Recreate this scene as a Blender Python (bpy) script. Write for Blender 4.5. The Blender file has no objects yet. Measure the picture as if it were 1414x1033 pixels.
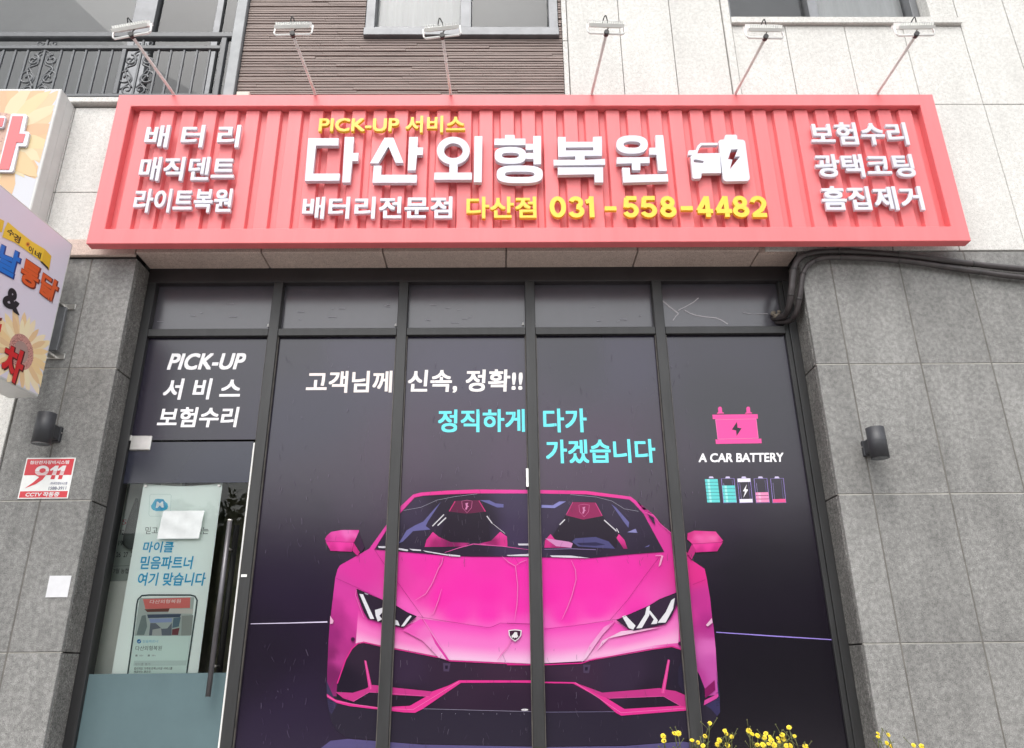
import bpy, bmesh, math, random
from mathutils import Vector, Matrix
random.seed(7)
sc = bpy.context.scene
COL = sc.collection

# ------------------------------------------------------------------ camera
F_PX, PITCH, YAW, ROLL = 1052.0, 0.372364, 0.0148039, -0.0110795
CAM = Vector((0.0, -4.8, 0.78))
def ray(px, py):
    x = (px - 707) / F_PX; y = -(py - 516.5) / F_PX
    c, s = math.cos(ROLL), math.sin(ROLL); x, y = c*x - s*y, s*x + c*y
    d = Vector((x, math.cos(PITCH) - y*math.sin(PITCH), math.sin(PITCH) + y*math.cos(PITCH)))
    c, s = math.cos(YAW), math.sin(YAW)
    return Vector((c*d.x + s*d.y, -s*d.x + c*d.y, d.z))
def P(px, py, y=0.0):                      # measured point of the photograph on the wall-parallel plane at depth y
    d = ray(px, py); t = (y - CAM.y) / d.y
    return CAM + d*t
def PP(px, py, p0, n):                     # the same on any other plane
    d = ray(px, py); t = (p0 - CAM).dot(n) / d.dot(n)
    return CAM + d*t
fwd = ray(707, 516.5); right = ray(707 + F_PX, 516.5) - fwd; up = ray(707, 516.5 - F_PX) - fwd
cam = bpy.data.cameras.new('camera'); cam.sensor_width = 36; cam.lens = F_PX/1414*36
cam.clip_start = 0.05; cam.clip_end = 500
co = bpy.data.objects.new('camera', cam); COL.objects.link(co)
M = Matrix((right, up, -fwd)).transposed().to_4x4(); M.translation = CAM; co.matrix_world = M
sc.camera = co

# ------------------------------------------------------------------ light
w = bpy.data.worlds.new('World'); sc.world = w; w.use_nodes = True
nt = w.node_tree; bg = nt.nodes['Background']
SUN_EL, SUN_AZ = math.radians(60), math.radians(196)     # azimuth clockwise from +Y
sky = nt.nodes.new('ShaderNodeTexSky'); sky.sky_type = 'NISHITA'; sky.sun_disc = False
sky.sun_elevation = SUN_EL; sky.sun_rotation = SUN_AZ; sky.air_density = 1.6; sky.dust_density = 4.0
hs = nt.nodes.new('ShaderNodeHueSaturation'); hs.inputs['Saturation'].default_value = 0.22
nt.links.new(sky.outputs[0], hs.inputs['Color']); nt.links.new(hs.outputs[0], bg.inputs[0])
bg.inputs[1].default_value = 0.15
sl = bpy.data.lights.new('sun', 'SUN'); sl.energy = 0.5; sl.angle = math.radians(45); sl.color = (1, .97, .93)
so = bpy.data.objects.new('sun', sl); COL.objects.link(so)
sd = Vector((math.sin(SUN_AZ)*math.cos(SUN_EL), math.cos(SUN_AZ)*math.cos(SUN_EL), math.sin(SUN_EL)))
so.rotation_euler = sd.to_track_quat('Z', 'Y').to_euler(); so.location = (-6, -14, 18)
sc.view_settings.view_transform = 'Standard'; sc.view_settings.look = 'None'
sc.view_settings.exposure = 1.2; sc.view_settings.gamma = 1

# ------------------------------------------------------------------ materials
def lin(c):
    return tuple((v/255/12.92 if v/255 <= .04045 else ((v/255+.055)/1.055)**2.4) for v in c)
def base_mat(name):
    m = bpy.data.materials.new(name); m.use_nodes = True
    return m, m.node_tree, m.node_tree.nodes['Principled BSDF']
def mat(name, col, rough=.5, metal=0, spec=.5, var=.0, scale=6, bump=0, bscale=120, streak=None, col2=None):
    m, t, b = base_mat(name)
    b.inputs['Base Color'].default_value = (*col, 1); b.inputs['Roughness'].default_value = rough
    b.inputs['Metallic'].default_value = metal; b.inputs['Specular IOR Level'].default_value = spec
    tc = t.nodes.new('ShaderNodeTexCoord')
    if var:
        mp = t.nodes.new('ShaderNodeMapping'); t.links.new(tc.outputs['Object'], mp.inputs[0])
        if streak: mp.inputs['Scale'].default_value = streak
        n = t.nodes.new('ShaderNodeTexNoise'); n.inputs['Scale'].default_value = scale
        n.inputs['Detail'].default_value = 6; n.inputs['Roughness'].default_value = .65
        t.links.new(mp.outputs[0], n.inputs['Vector'])
        r = t.nodes.new('ShaderNodeValToRGB'); e = r.color_ramp.elements
        e[0].position = .3; e[1].position = .72
        c2 = col2 or tuple(v*(1-var) for v in col)
        e[0].color = (*c2, 1); e[1].color = (*(min(1, v*(1+var*.5)) for v in col), 1)
        t.links.new(n.outputs['Fac'], r.inputs[0]); t.links.new(r.outputs[0], b.inputs['Base Color'])
    if bump:
        n2 = t.nodes.new('ShaderNodeTexNoise'); n2.inputs['Scale'].default_value = bscale
        n2.inputs['Detail'].default_value = 4; t.links.new(tc.outputs['Object'], n2.inputs['Vector'])
        bp = t.nodes.new('ShaderNodeBump'); bp.inputs['Strength'].default_value = bump
        bp.inputs['Distance'].default_value = .004
        t.links.new(n2.outputs['Fac'], bp.inputs['Height']); t.links.new(bp.outputs[0], b.inputs['Normal'])
    return m
def granite(name, col, dark, light, speck=260, mott=3.0, mottamt=.25, rough=.75, bump=.35, fleck=.5, streak=.0, tone=True):
    m, t, b = base_mat(name); L = t.links.new
    tc = t.nodes.new('ShaderNodeTexCoord')
    n1 = t.nodes.new('ShaderNodeTexNoise'); n1.inputs['Scale'].default_value = speck; n1.inputs['Detail'].default_value = 3
    n1.inputs['Roughness'].default_value = .7
    r1 = t.nodes.new('ShaderNodeValToRGB'); e = r1.color_ramp.elements
    e[0].position = .36; e[0].color = (*dark, 1); e[1].position = .64; e[1].color = (*light, 1)
    k = e.new(.46); k.color = (*col, 1); k = e.new(.55); k.color = (*col, 1)
    n2 = t.nodes.new('ShaderNodeTexNoise'); n2.inputs['Scale'].default_value = mott; n2.inputs['Detail'].default_value = 7
    n2.inputs['Roughness'].default_value = .62
    r2 = t.nodes.new('ShaderNodeMapRange'); r2.inputs['From Min'].default_value = .3; r2.inputs['From Max'].default_value = .7
    r2.inputs['To Min'].default_value = 1-mottamt; r2.inputs['To Max'].default_value = 1+mottamt*.6
    mx = t.nodes.new('ShaderNodeVectorMath'); mx.operation = 'SCALE'
    n3 = t.nodes.new('ShaderNodeTexNoise'); n3.inputs['Scale'].default_value = 38; n3.inputs['Detail'].default_value = 4
    r3 = t.nodes.new('ShaderNodeMapRange'); r3.inputs['From Min'].default_value = .35; r3.inputs['From Max'].default_value = .65
    r3.inputs['To Min'].default_value = 1-.18*fleck; r3.inputs['To Max'].default_value = 1+.14*fleck
    mm = t.nodes.new('ShaderNodeMath'); mm.operation = 'MULTIPLY'
    for n in (n1, n2, n3): L(tc.outputs['Object'], n.inputs['Vector'])
    L(n1.outputs['Fac'], r1.inputs[0]); L(n2.outputs['Fac'], r2.inputs[0]); L(n3.outputs['Fac'], r3.inputs[0])
    L(r2.outputs[0], mm.inputs[0]); L(r3.outputs[0], mm.inputs[1])
    last = mm
    if streak:
        mp = t.nodes.new('ShaderNodeMapping'); mp.inputs['Scale'].default_value = (3.2, 3.2, .42)
        n4 = t.nodes.new('ShaderNodeTexNoise'); n4.inputs['Scale'].default_value = 1.6; n4.inputs['Detail'].default_value = 6; n4.inputs['Roughness'].default_value = .7
        r4 = t.nodes.new('ShaderNodeMapRange'); r4.inputs['From Min'].default_value = .34; r4.inputs['From Max'].default_value = .66
        r4.inputs['To Min'].default_value = 1-streak; r4.inputs['To Max'].default_value = 1+streak*.5
        m4 = t.nodes.new('ShaderNodeMath'); m4.operation = 'MULTIPLY'
        L(tc.outputs['Object'], mp.inputs[0]); L(mp.outputs[0], n4.inputs['Vector']); L(n4.outputs['Fac'], r4.inputs[0])
        L(last.outputs[0], m4.inputs[0]); L(r4.outputs[0], m4.inputs[1]); last = m4
    if tone:
        at = t.nodes.new('ShaderNodeAttribute'); at.attribute_name = 'Tone'; m5 = t.nodes.new('ShaderNodeMath'); m5.operation = 'MULTIPLY'
        L(last.outputs[0], m5.inputs[0]); L(at.outputs['Fac'], m5.inputs[1]); last = m5
    L(r1.outputs[0], mx.inputs[0]); L(last.outputs[0], mx.inputs['Scale']); L(mx.outputs[0], b.inputs['Base Color'])
    b.inputs['Roughness'].default_value = rough; b.inputs['Specular IOR Level'].default_value = .3
    bp = t.nodes.new('ShaderNodeBump'); bp.inputs['Strength'].default_value = bump; bp.inputs['Distance'].default_value = .003
    L(n1.outputs['Fac'], bp.inputs['Height']); L(bp.outputs[0], b.inputs['Normal'])
    return m
def print_mat(name, rough=.4, spec=.5, wave=0.0):
    m, t, b = base_mat(name)
    a = t.nodes.new('ShaderNodeAttribute'); a.attribute_name = 'Col'
    t.links.new(a.outputs['Color'], b.inputs['Base Color'])
    b.inputs['Roughness'].default_value = rough; b.inputs['Specular IOR Level'].default_value = spec
    if wave:
        tc = t.nodes.new('ShaderNodeTexCoord'); n = t.nodes.new('ShaderNodeTexNoise'); n.inputs['Scale'].default_value = 3
        n.inputs['Detail'].default_value = 5
        t.links.new(tc.outputs['Object'], n.inputs['Vector'])
        bp = t.nodes.new('ShaderNodeBump'); bp.inputs['Strength'].default_value = wave; bp.inputs['Distance'].default_value = .01
        t.links.new(n.outputs['Fac'], bp.inputs['Height']); t.links.new(bp.outputs[0], b.inputs['Normal'])
    return m
def glass_mat(name, tint, rough=.01, ior=1.5):
    m = bpy.data.materials.new(name); m.use_nodes = True; t = m.node_tree; t.nodes.clear(); L = t.links.new
    o = t.nodes.new('ShaderNodeOutputMaterial'); mx = t.nodes.new('ShaderNodeMixShader')
    f = t.nodes.new('ShaderNodeFresnel'); f.inputs['IOR'].default_value = ior
    tr = t.nodes.new('ShaderNodeBsdfTransparent'); tr.inputs[0].default_value = (*tint, 1)
    g = t.nodes.new('ShaderNodeBsdfGlossy'); g.inputs['Roughness'].default_value = rough
    L(f.outputs[0], mx.inputs[0]); L(tr.outputs[0], mx.inputs[1]); L(g.outputs[0], mx.inputs[2]); L(mx.outputs[0], o.inputs[0])
    return m

MT = {}
MT['grey_stone'] = granite('grey_stone', (.232,.229,.221), (.132,.13,.125), (.33,.325,.313), speck=175, mott=1.7, mottamt=.2, fleck=1.1, streak=.16)
MT['shaded_reveal_stone'] = granite('shaded_reveal_stone', (.165,.16,.152), (.06,.058,.055), (.28,.275,.262), speck=110, mott=3, mottamt=.25, fleck=1.2, streak=.2)  # dark flamed stone, darkened further with painted-in shade of the recess
MT['white_stone'] = granite('white_stone', (.60,.59,.565), (.36,.345,.32), (.62,.61,.585), speck=130, mott=1.2, mottamt=.08, fleck=.5, bump=.2, streak=.06)
MT['lintel_stone'] = granite('lintel_stone', (.52,.41,.36), (.26,.19,.165), (.66,.56,.50), speck=210, mott=2, mottamt=.12, fleck=.4)
MT['joint_light'] = mat('joint_light', (.40,.385,.35), .8, var=.3, scale=9)
MT['joint_dark'] = mat('joint_dark', (.135,.126,.115), .85, var=.3, scale=9)
MT['cladding_dark'] = mat('wall_core', (.12,.115,.11), .9)
MT['red'] = mat('red_paint', (.74,.165,.175), .42, spec=.4, var=.09, scale=2.6, streak=(3,3,.35), bump=.04, bscale=6)
MT['white_letter'] = mat('white_letter', (.60,.60,.66), .3, spec=.5, var=.05, scale=3)
MT['yellow_letter'] = mat('yellow_letter', (.80,.52,.035), .3, spec=.5, var=.05, scale=3)
MT['alu_dark'] = mat('dark_frame', (.027,.027,.028), .45, metal=.0, spec=.5, var=.35, scale=5, streak=(3,3,.5), bump=.05, bscale=40)
MT['gasket'] = mat('gasket', (.105,.095,.085), .6, var=.5, scale=6, streak=(2,2,2))
MT['head_paint'] = mat('head_paint', (.028,.024,.026), .5, var=.3, scale=5)
MT['rib_panel'] = mat('rib_panel', (.25,.195,.175), .7, var=.3, scale=4, streak=(1.0,1,22), col2=(.155,.118,.108))
MT['trim_metal'] = mat('trim_metal', (.24,.25,.26), .5, metal=.1, var=.2, scale=7, bump=.05)
MT['metal_grey'] = mat('grey_metal', (.18,.185,.195), .45, metal=.3, var=.25, scale=7, bump=.05)
MT['rail'] = mat('rail_paint', (.075,.08,.088), .4, spec=.5, var=.3, scale=12)
MT['white_metal'] = mat('white_metal', (.78,.78,.76), .4, var=.12, scale=9)
MT['lamp_lens'] = mat('lamp_lens', (.55,.54,.50), .15)
MT['arm'] = mat('arm_steel', (.80,.75,.73), .35, metal=.0, var=.2, scale=20)
MT['black_plastic'] = mat('black_plastic', (.03,.028,.028), .5)
MT['wall_lamp'] = mat('wall_lamp_paint', (.03,.031,.036), .5, var=.15, scale=20, bump=.1, bscale=300)
MT['pipe'] = mat('pipe_wrap', (.050,.042,.043), .5, spec=.5, var=.4, scale=14, bump=.5, bscale=35)
MT['steel'] = mat('brushed_steel', (.62,.60,.57), .3, metal=.85, var=.15, scale=10)
MT['handle'] = mat('handle_steel', (.115,.11,.118), .35, metal=.5, var=.2, scale=15)
MT['sign_box'] = mat('sign_box_paint', (.60,.60,.585), .45, var=.1, scale=4)
MT['print'] = print_mat('sign_print', .4)
MT['film'] = print_mat('window_film', .19, .66, wave=.08)
MT['film_print'] = print_mat('film_print', .22, .28)
MT['transom'] = mat('transom_film', (.066,.062,.076), .2, spec=.85, var=.15, scale=3)
MT['banner'] = print_mat('banner_print', .6, .3)
MT['glass'] = glass_mat('door_glass', (.98,.99,.985), ior=1.5)
MT['win_glass'] = glass_mat('upper_window_glass', (.88,.89,.90), ior=1.5)
MT['balcony_glass'] = glass_mat('balcony_glass', (.62,.63,.64), ior=1.5)
MT['blind'] = mat('balcony_blind', (.50,.50,.49), .7, var=.1, scale=2)
MT['frost'] = mat('frosted_film', (.098,.148,.16), .25, spec=.6, var=.08, scale=4)
MT['room'] = mat('room_wall', (.78,.82,.75), .8, var=.15, scale=2)
MT['olive_reflection'] = mat('olive_reflection', (.30,.27,.19), .7, var=.5, scale=2.5, streak=(1,1,3), col2=(.13,.15,.09))
MT['room_dark'] = mat('room_dark', (.46,.45,.36), .8, var=.4, scale=2)
MT['curtain'] = mat('curtain', (.78,.78,.77), .8, var=.12, scale=2, streak=(6,1,.3))
MT['screen'] = mat('insect_screen', (.15,.155,.16), .6, var=.2, scale=3)
MT['beige'] = mat('beige_plastic', (.50,.46,.40), .5)
MT['foam'] = mat('foam', (.22,.19,.155), .9, var=.4, scale=30, bump=.8, bscale=60)
MT['paving'] = mat('paving', (.36,.345,.33), .85, var=.25, scale=3, bump=.3, bscale=80)
MT['asphalt'] = mat('asphalt', (.06,.06,.062), .9, var=.3, scale=4, bump=.4, bscale=120)
MT['soil'] = mat('soil', (.07,.05,.035), .95, var=.4, scale=9, bump=1, bscale=40)
MT['stem'] = mat('stem', (.10,.11,.03), .6, var=.3, scale=40)
MT['leaf'] = mat('leaf', (.05,.085,.022), .6, var=.4, scale=20)
MT['petal'] = mat('petal', (.78,.60,.02), .5, var=.25, scale=60)
MT['flower_disc'] = mat('flower_disc', (.60,.40,.02), .6)
MT['bark'] = mat('bark', (.10,.075,.055), .9, var=.4, scale=12, bump=.8, bscale=30)
MT['tree_leaf'] = mat('tree_leaf', (.09,.13,.045), .6, var=.5, scale=.9, col2=(.05,.08,.028))
MT['plaster'] = mat('plaster', (.2,.185,.165), .85, var=.15, scale=1.5)
MT['pane_dark'] = mat('pane_dark', (.04,.05,.06), .08)

# ------------------------------------------------------------------ builders
def BM(): return bmesh.new()
def finish(name, bm, m, parent=None, smooth=False, offset=None):
    me = bpy.data.meshes.new(name)
    if not isinstance(m, (list, tuple)): m = [m]
    for x in m: me.materials.append(x)
    off = Vector((0,0,0))
    p = parent
    while p is not None:
        off += Vector(p.location); p = p.parent
    if off.length > 0: bmesh.ops.translate(bm, vec=-off, verts=bm.verts)
    bm.normal_update(); bm.to_mesh(me); bm.free()
    if smooth:
        for f in me.polygons: f.use_smooth = True
    if any(x.name.endswith('_stone') for x in m):
        a = me.attributes.get('Tone') or me.attributes.new('Tone', 'FLOAT_COLOR', 'POINT')
        for d in a.data:
            if d.color[0] < .01: d.color = (1, 1, 1, 1)
    o = bpy.data.objects.new(name, me); COL.objects.link(o)
    if parent is not None: o.parent = parent
    return o
def tag(o, label, cat, group=None, kind=None):
    if label: o['label'] = label
    if cat: o['category'] = cat
    if group: o['group'] = group
    if kind: o['kind'] = kind
    return o
def thing(name, loc, label, cat, group=None):
    o = bpy.data.objects.new(name, None); COL.objects.link(o); o.location = loc; o.empty_display_size = .1
    return tag(o, label, cat, group)
def box(bm, x0, x1, y0, y1, z0, z1, bev=0, mi=0):
    vs = [bm.verts.new(v) for v in ((x0,y0,z0),(x1,y0,z0),(x1,y1,z0),(x0,y1,z0),(x0,y0,z1),(x1,y0,z1),(x1,y1,z1),(x0,y1,z1))]
    fs = [bm.faces.new([vs[i] for i in q]) for q in ((0,3,2,1),(4,5,6,7),(0,1,5,4),(1,2,6,5),(2,3,7,6),(3,0,4,7))]
    for f in fs: f.material_index = mi
    if bev:
        es = list({e for f in fs for e in f.edges})
        r = bmesh.ops.bevel(bm, geom=es, offset=bev, segments=1, affect='EDGES', profile=.5)
        for f in r['faces']: f.material_index = mi
def quad(bm, pts, mi=0):
    f = bm.faces.new([bm.verts.new(p) for p in pts]); f.material_index = mi; return f
def tube(bm, pts, r, n=8, cap=True, mi=0):
    pts = [Vector(p) for p in pts]; rings = []
    for i, p in enumerate(pts):
        d = (pts[min(i+1, len(pts)-1)] - pts[max(i-1, 0)]).normalized()
        a = d.orthogonal() if i == 0 else (prev - d*prev.dot(d))
        a.normalize(); prev = a; b = d.cross(a)
        rr = r[i] if isinstance(r, (list, tuple)) else r
        rings.append([bm.verts.new(p + a*rr*math.cos(2*math.pi*k/n) + b*rr*math.sin(2*math.pi*k/n)) for k in range(n)])
    for i in range(len(rings)-1):
        for k in range(n):
            f = bm.faces.new((rings[i][k], rings[i][(k+1)%n], rings[i+1][(k+1)%n], rings[i+1][k])); f.smooth = True; f.material_index = mi
    if cap:
        f = bm.faces.new(list(reversed(rings[0]))); f.material_index = mi
        f = bm.faces.new(rings[-1]); f.material_index = mi
def smooth_path(pts, k=6):
    pts = [Vector(p) for p in pts]; out = []
    for i in range(len(pts)-1):
        p0 = pts[max(i-1,0)]; p1 = pts[i]; p2 = pts[i+1]; p3 = pts[min(i+2, len(pts)-1)]
        for j in range(k):
            t = j/k
            out.append(.5*((2*p1) + (p2-p0)*t + (2*p0-5*p1+4*p2-p3)*t*t + (3*p1-p0-3*p2+p3)*t**3))
    out.append(pts[-1]); return out
def disc_prism(bm, c, axis, r, h, n=24, mi=0):
    axis = Vector(axis).normalized(); tube(bm, [Vector(c), Vector(c)+axis*h], r, n, True, mi)

# --- printed shapes: faces carry their own colour in the attribute Col
class Print:
    def __init__(s, proj, g=1): s.g = g; s.bm = BM(); s.l = s.bm.verts.layers.float_color.new('Col'); s.k = 0; s.proj = proj
    def layer(s, n=1): s.k += n
    def poly(s, pts, col, gain=.72, world=False):
        s.k += 1
        vs = []
        for p in pts:
            v = s.bm.verts.new(s.proj(p[0], p[1], s.k)); v[s.l] = (*(c*gain*s.g for c in lin(col)), 1); vs.append(v)
        try: f = s.bm.faces.new(vs)
        except ValueError: return
        if s.sign(f) < 0: f.normal_flip()
    def sign(s, f):
        f.normal_update(); return f.normal.dot(CAM - f.calc_center_median())
    def stroke(s, pts, wd, col, closed=False, gain=.72):
        s.k += 1; n = len(pts); L = []; R = []
        pts = [Vector((p[0], p[1])) for p in pts]
        for i, p in enumerate(pts):
            a = pts[(i-1) % n] if (closed or i > 0) else p; b = pts[(i+1) % n] if (closed or i < n-1) else p
            d = b-a
            if d.length == 0: d = Vector((1,0))
            d.normalize(); q = Vector((-d.y, d.x)); ww = wd if not isinstance(wd, (list,tuple)) else wd[i]
            L.append(p+q*ww/2); R.append(p-q*ww/2)
        c4 = (*(c*gain*s.g for c in lin(col)), 1)
        lv = [s.bm.verts.new(s.proj(p.x, p.y, s.k)) for p in L]; rv = [s.bm.verts.new(s.proj(p.x, p.y, s.k)) for p in R]
        for v in lv+rv: v[s.l] = c4
        for i in range(n if closed else n-1):
            j = (i+1) % n
            f = s.bm.faces.new((lv[i], lv[j], rv[j], rv[i]))
            if s.sign(f) < 0: f.normal_flip()
    def ellipse(s, c, rx, ry, col, n=28, rot=0, gain=.72):
        cr, sr = math.cos(rot), math.sin(rot)
        s.poly([(c[0]+rx*math.cos(a)*cr-ry*math.sin(a)*sr, c[1]+rx*math.cos(a)*sr+ry*math.sin(a)*cr) for a in (2*math.pi*i/n for i in range(n))], col, gain)
    def shaded(s, pts, samples, step=9, gain=.72, power=4.2):
        s.k += 1; b2 = BM()
        f = b2.faces.new([b2.verts.new((p[0], 0, p[1])) for p in pts])
        bmesh.ops.triangulate(b2, faces=b2.faces[:])
        xs = [p[0] for p in pts]; ys = [p[1] for p in pts]
        x = min(xs)+step
        while x < max(xs):
            bmesh.ops.bisect_plane(b2, geom=b2.verts[:]+b2.edges[:]+b2.faces[:], plane_co=(x,0,0), plane_no=(1,0,0)); x += step
        y = min(ys)+step
        while y < max(ys):
            bmesh.ops.bisect_plane(b2, geom=b2.verts[:]+b2.edges[:]+b2.faces[:], plane_co=(0,0,y), plane_no=(0,0,1)); y += step
        sm = [(a, b, lin(c)) for a, b, c in samples]
        mp = {}
        for v in b2.verts:
            W = 0; acc = [0,0,0]
            for a, b, c in sm:
                ww = 1/((v.co.x-a)**2+(v.co.z-b)**2+25)**(power/2); W += ww
                for q in range(3): acc[q] += c[q]*ww
            nv = s.bm.verts.new(s.proj(v.co.x, v.co.z, s.k)); nv[s.l] = (*(q/W*gain*s.g for q in acc), 1); mp[v] = nv
        for f in b2.faces:
            nf = s.bm.faces.new([mp[v] for v in f.verts])
            if s.sign(nf) < 0: nf.normal_flip()
        b2.free()
    def band(s, top, bot, cols, gain=.72, nu=48, nv=14):
        s.k += 1
        def at(pl, u):
            d = [0]
            for a, b in zip(pl, pl[1:]): d.append(d[-1]+math.hypot(b[0]-a[0], b[1]-a[1]))
            t = u*d[-1]
            for i in range(len(pl)-1):
                if t <= d[i+1] or i == len(pl)-2:
                    f = (t-d[i])/(d[i+1]-d[i]); return (pl[i][0]+(pl[i+1][0]-pl[i][0])*f, pl[i][1]+(pl[i+1][1]-pl[i][1])*f)
        cl = [lin(c) for c in cols]; rows = []
        for j in range(nv+1):
            t = j/nv; q = t*(len(cl)-1); k = min(int(q), len(cl)-2); f = q-k; f = f*f*(3-2*f) if len(cl) > 2 else f
            c4 = (*((cl[k][m]*(1-f)+cl[k+1][m]*f)*gain*s.g for m in range(3)), 1); row = []
            for i in range(nu+1):
                a, b = at(top, i/nu), at(bot, i/nu); v = s.bm.verts.new(s.proj(a[0]*(1-t)+b[0]*t, a[1]*(1-t)+b[1]*t, s.k)); v[s.l] = c4; row.append(v)
            rows.append(row)
        for j in range(nv):
            for i in range(nu):
                f = s.bm.faces.new((rows[j][i], rows[j][i+1], rows[j+1][i+1], rows[j+1][i]))
                if s.sign(f) < 0: f.normal_flip()
    def text(s, string, quad, col, offset=.0, dil=0, shear=0, gain=.72, clip=None):
        # quad: TL, TR, BR, BL in picture measure
        me = glyphs(string, offset, 0, shear)
        xs = [v.co.x for v in me.vertices]; ys = [v.co.y for v in me.vertices]
        x0, x1, y0, y1 = min(xs), max(xs), min(ys), max(ys)
        shifts = [(0,0)] if not dil else [(0,0),(dil,dil),(-dil*.96,dil*.97),(dil*.93,-dil*.92),(-dil*.89,-dil*.88)]
        c4 = (*(c*gain*s.g for c in lin(col)), 1)
        TL, TR, BR, BL = [Vector((q[0], q[1])) for q in quad]
        for sx, sy in shifts:
            s.k += 1 if (sx, sy) == (0, 0) else .25
            vs = []
            for v in me.vertices:
                u = (v.co.x-x0)/(x1-x0) + sx/(x1-x0); t = 1-(v.co.y-y0)/(y1-y0) + sy/(y1-y0)
                p = (TL*(1-u)+TR*u)*(1-t) + (BL*(1-u)+BR*u)*t
                nv = s.bm.verts.new(s.proj(p.x, p.y, s.k)); nv[s.l] = c4; vs.append(nv)
            for pl in me.polygons:
                try: f = s.bm.faces.new([vs[i] for i in pl.vertices])
                except ValueError: continue
                if s.sign(f) < 0: f.normal_flip()
        bpy.data.meshes.remove(me)
    def done(s, name, m, parent): return finish(name, s.bm, m, parent)
def rect(x0, y0, x1, y1): return [(x0,y0),(x1,y0),(x1,y1),(x0,y1)]

_gc = {}
def glyphs(string, offset=0, extrude=0, shear=0):
    cu = bpy.data.curves.new('text', 'FONT'); cu.body = string; cu.offset = offset; cu.extrude = extrude; cu.shear = shear
    cu.resolution_u = 4
    ob = bpy.data.objects.new('text', cu); COL.objects.link(ob)
    dg = bpy.context.evaluated_depsgraph_get()
    me = bpy.data.meshes.new_from_object(ob.evaluated_get(dg))
    bpy.data.objects.remove(ob); bpy.data.curves.remove(cu)
    return me
def letters3d(bm, string, px, y, depth, offset=.02, dil=0, shear=0):
    # raised letters: px = (x0, ytop, x1, ybottom) measured at mid height on the plane y
    me = glyphs(string, offset, .05, shear)
    x0p, yt, x1p, yb = px; ym = (yt+yb)/2
    X0, X1 = P(x0p, ym, y).x, P(x1p, ym, y).x; Z1, Z0 = P((x0p+x1p)/2, yt, y).z, P((x0p+x1p)/2, yb, y).z
    xs = [v.co.x for v in me.vertices]; ys = [v.co.y for v in me.vertices]
    x0, x1, y0, y1 = min(xs)-dil, max(xs)+dil, min(ys)-dil, max(ys)+dil
    shifts = [(0,0)] if not dil else [(0,0),(dil,dil),(-dil*.96,dil*.97),(dil*.93,-dil*.92),(-dil*.89,-dil*.88)]
    for i, (sx, sy) in enumerate(shifts):
        vs = [bm.verts.new((X0+(v.co.x+sx-x0)/(x1-x0)*(X1-X0), y + i*.0003 + (0 if v.co.z > 0 else depth-i*.0006),
                            Z0+(v.co.y+sy-y0)/(y1-y0)*(Z1-Z0))) for v in me.vertices]
        for pl in me.polygons:
            try: bm.faces.new([vs[j] for j in pl.vertices])
            except ValueError: pass
    bpy.data.meshes.remove(me)
def prism(bm, outer, holes, y, depth, proj=None):
    # outline measured in the photograph, raised from the plane: front at y, thickness depth
    cu = bpy.data.curves.new('outline', 'CURVE'); cu.dimensions = '2D'; cu.fill_mode = 'BOTH'; cu.extrude = .5
    for lp in [outer]+list(holes):
        s = cu.splines.new('POLY'); s.points.add(len(lp)-1); s.use_cyclic_u = True
        for q, p in zip(s.points, lp):
            w_ = P(p[0], p[1], y); q.co = (w_.x, w_.z, 0, 1)
    ob = bpy.data.objects.new('outline', cu); COL.objects.link(ob)
    me = bpy.data.meshes.new_from_object(ob.evaluated_get(bpy.context.evaluated_depsgraph_get()))
    bpy.data.objects.remove(ob); bpy.data.curves.remove(cu)
    vs = [bm.verts.new((v.co.x, y + (0 if v.co.z > 0 else depth), v.co.y)) for v in me.vertices]
    for pl in me.polygons:
        try: bm.faces.new([vs[j] for j in pl.vertices])
        except ValueError: pass
    bpy.data.meshes.remove(me)
def ell(cx, cy, rx, ry, n=32, p=2.0):
    out = []
    for i in range(n):
        a = 2*math.pi*i/n; c, s = math.cos(a), math.sin(a)
        out.append((cx+rx*math.copysign(abs(c)**(2/p), c), cy+ry*math.copysign(abs(s)**(2/p), s)))
    return out

# ------------------------------------------------------------------ ground
bm = BM(); quad(bm, [(-60,-9.5,-.72),(60,-9.5,-.72),(60,40,-.72),(-60,40,-.72)])
tag(finish('pavement', bm, MT['paving']), None, None, kind='structure')
bm = BM(); quad(bm, [(-60,-80,-.86),(60,-80,-.86),(60,-9.5,-.86),(-60,-9.5,-.86)])
tag(finish('road', bm, MT['asphalt']), None, None, kind='structure')
bm = BM(); box(bm, -60, 60, -9.5, -9.35, -.90, -.716, .01)
tag(finish('kerb', bm, MT['paving']), None, None, kind='structure')
bm = BM(); box(bm, -7, 7, -1.2, .31, -.715, -.03, .01)
tag(finish('terrace', bm, MT['paving']), None, None, kind='structure')
bm = BM(); box(bm, -7, 7, -2.1, -1.204, -.715, -.06, .01)
tag(finish('planting_bed', bm, MT['soil']), None, None, kind='structure')

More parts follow.
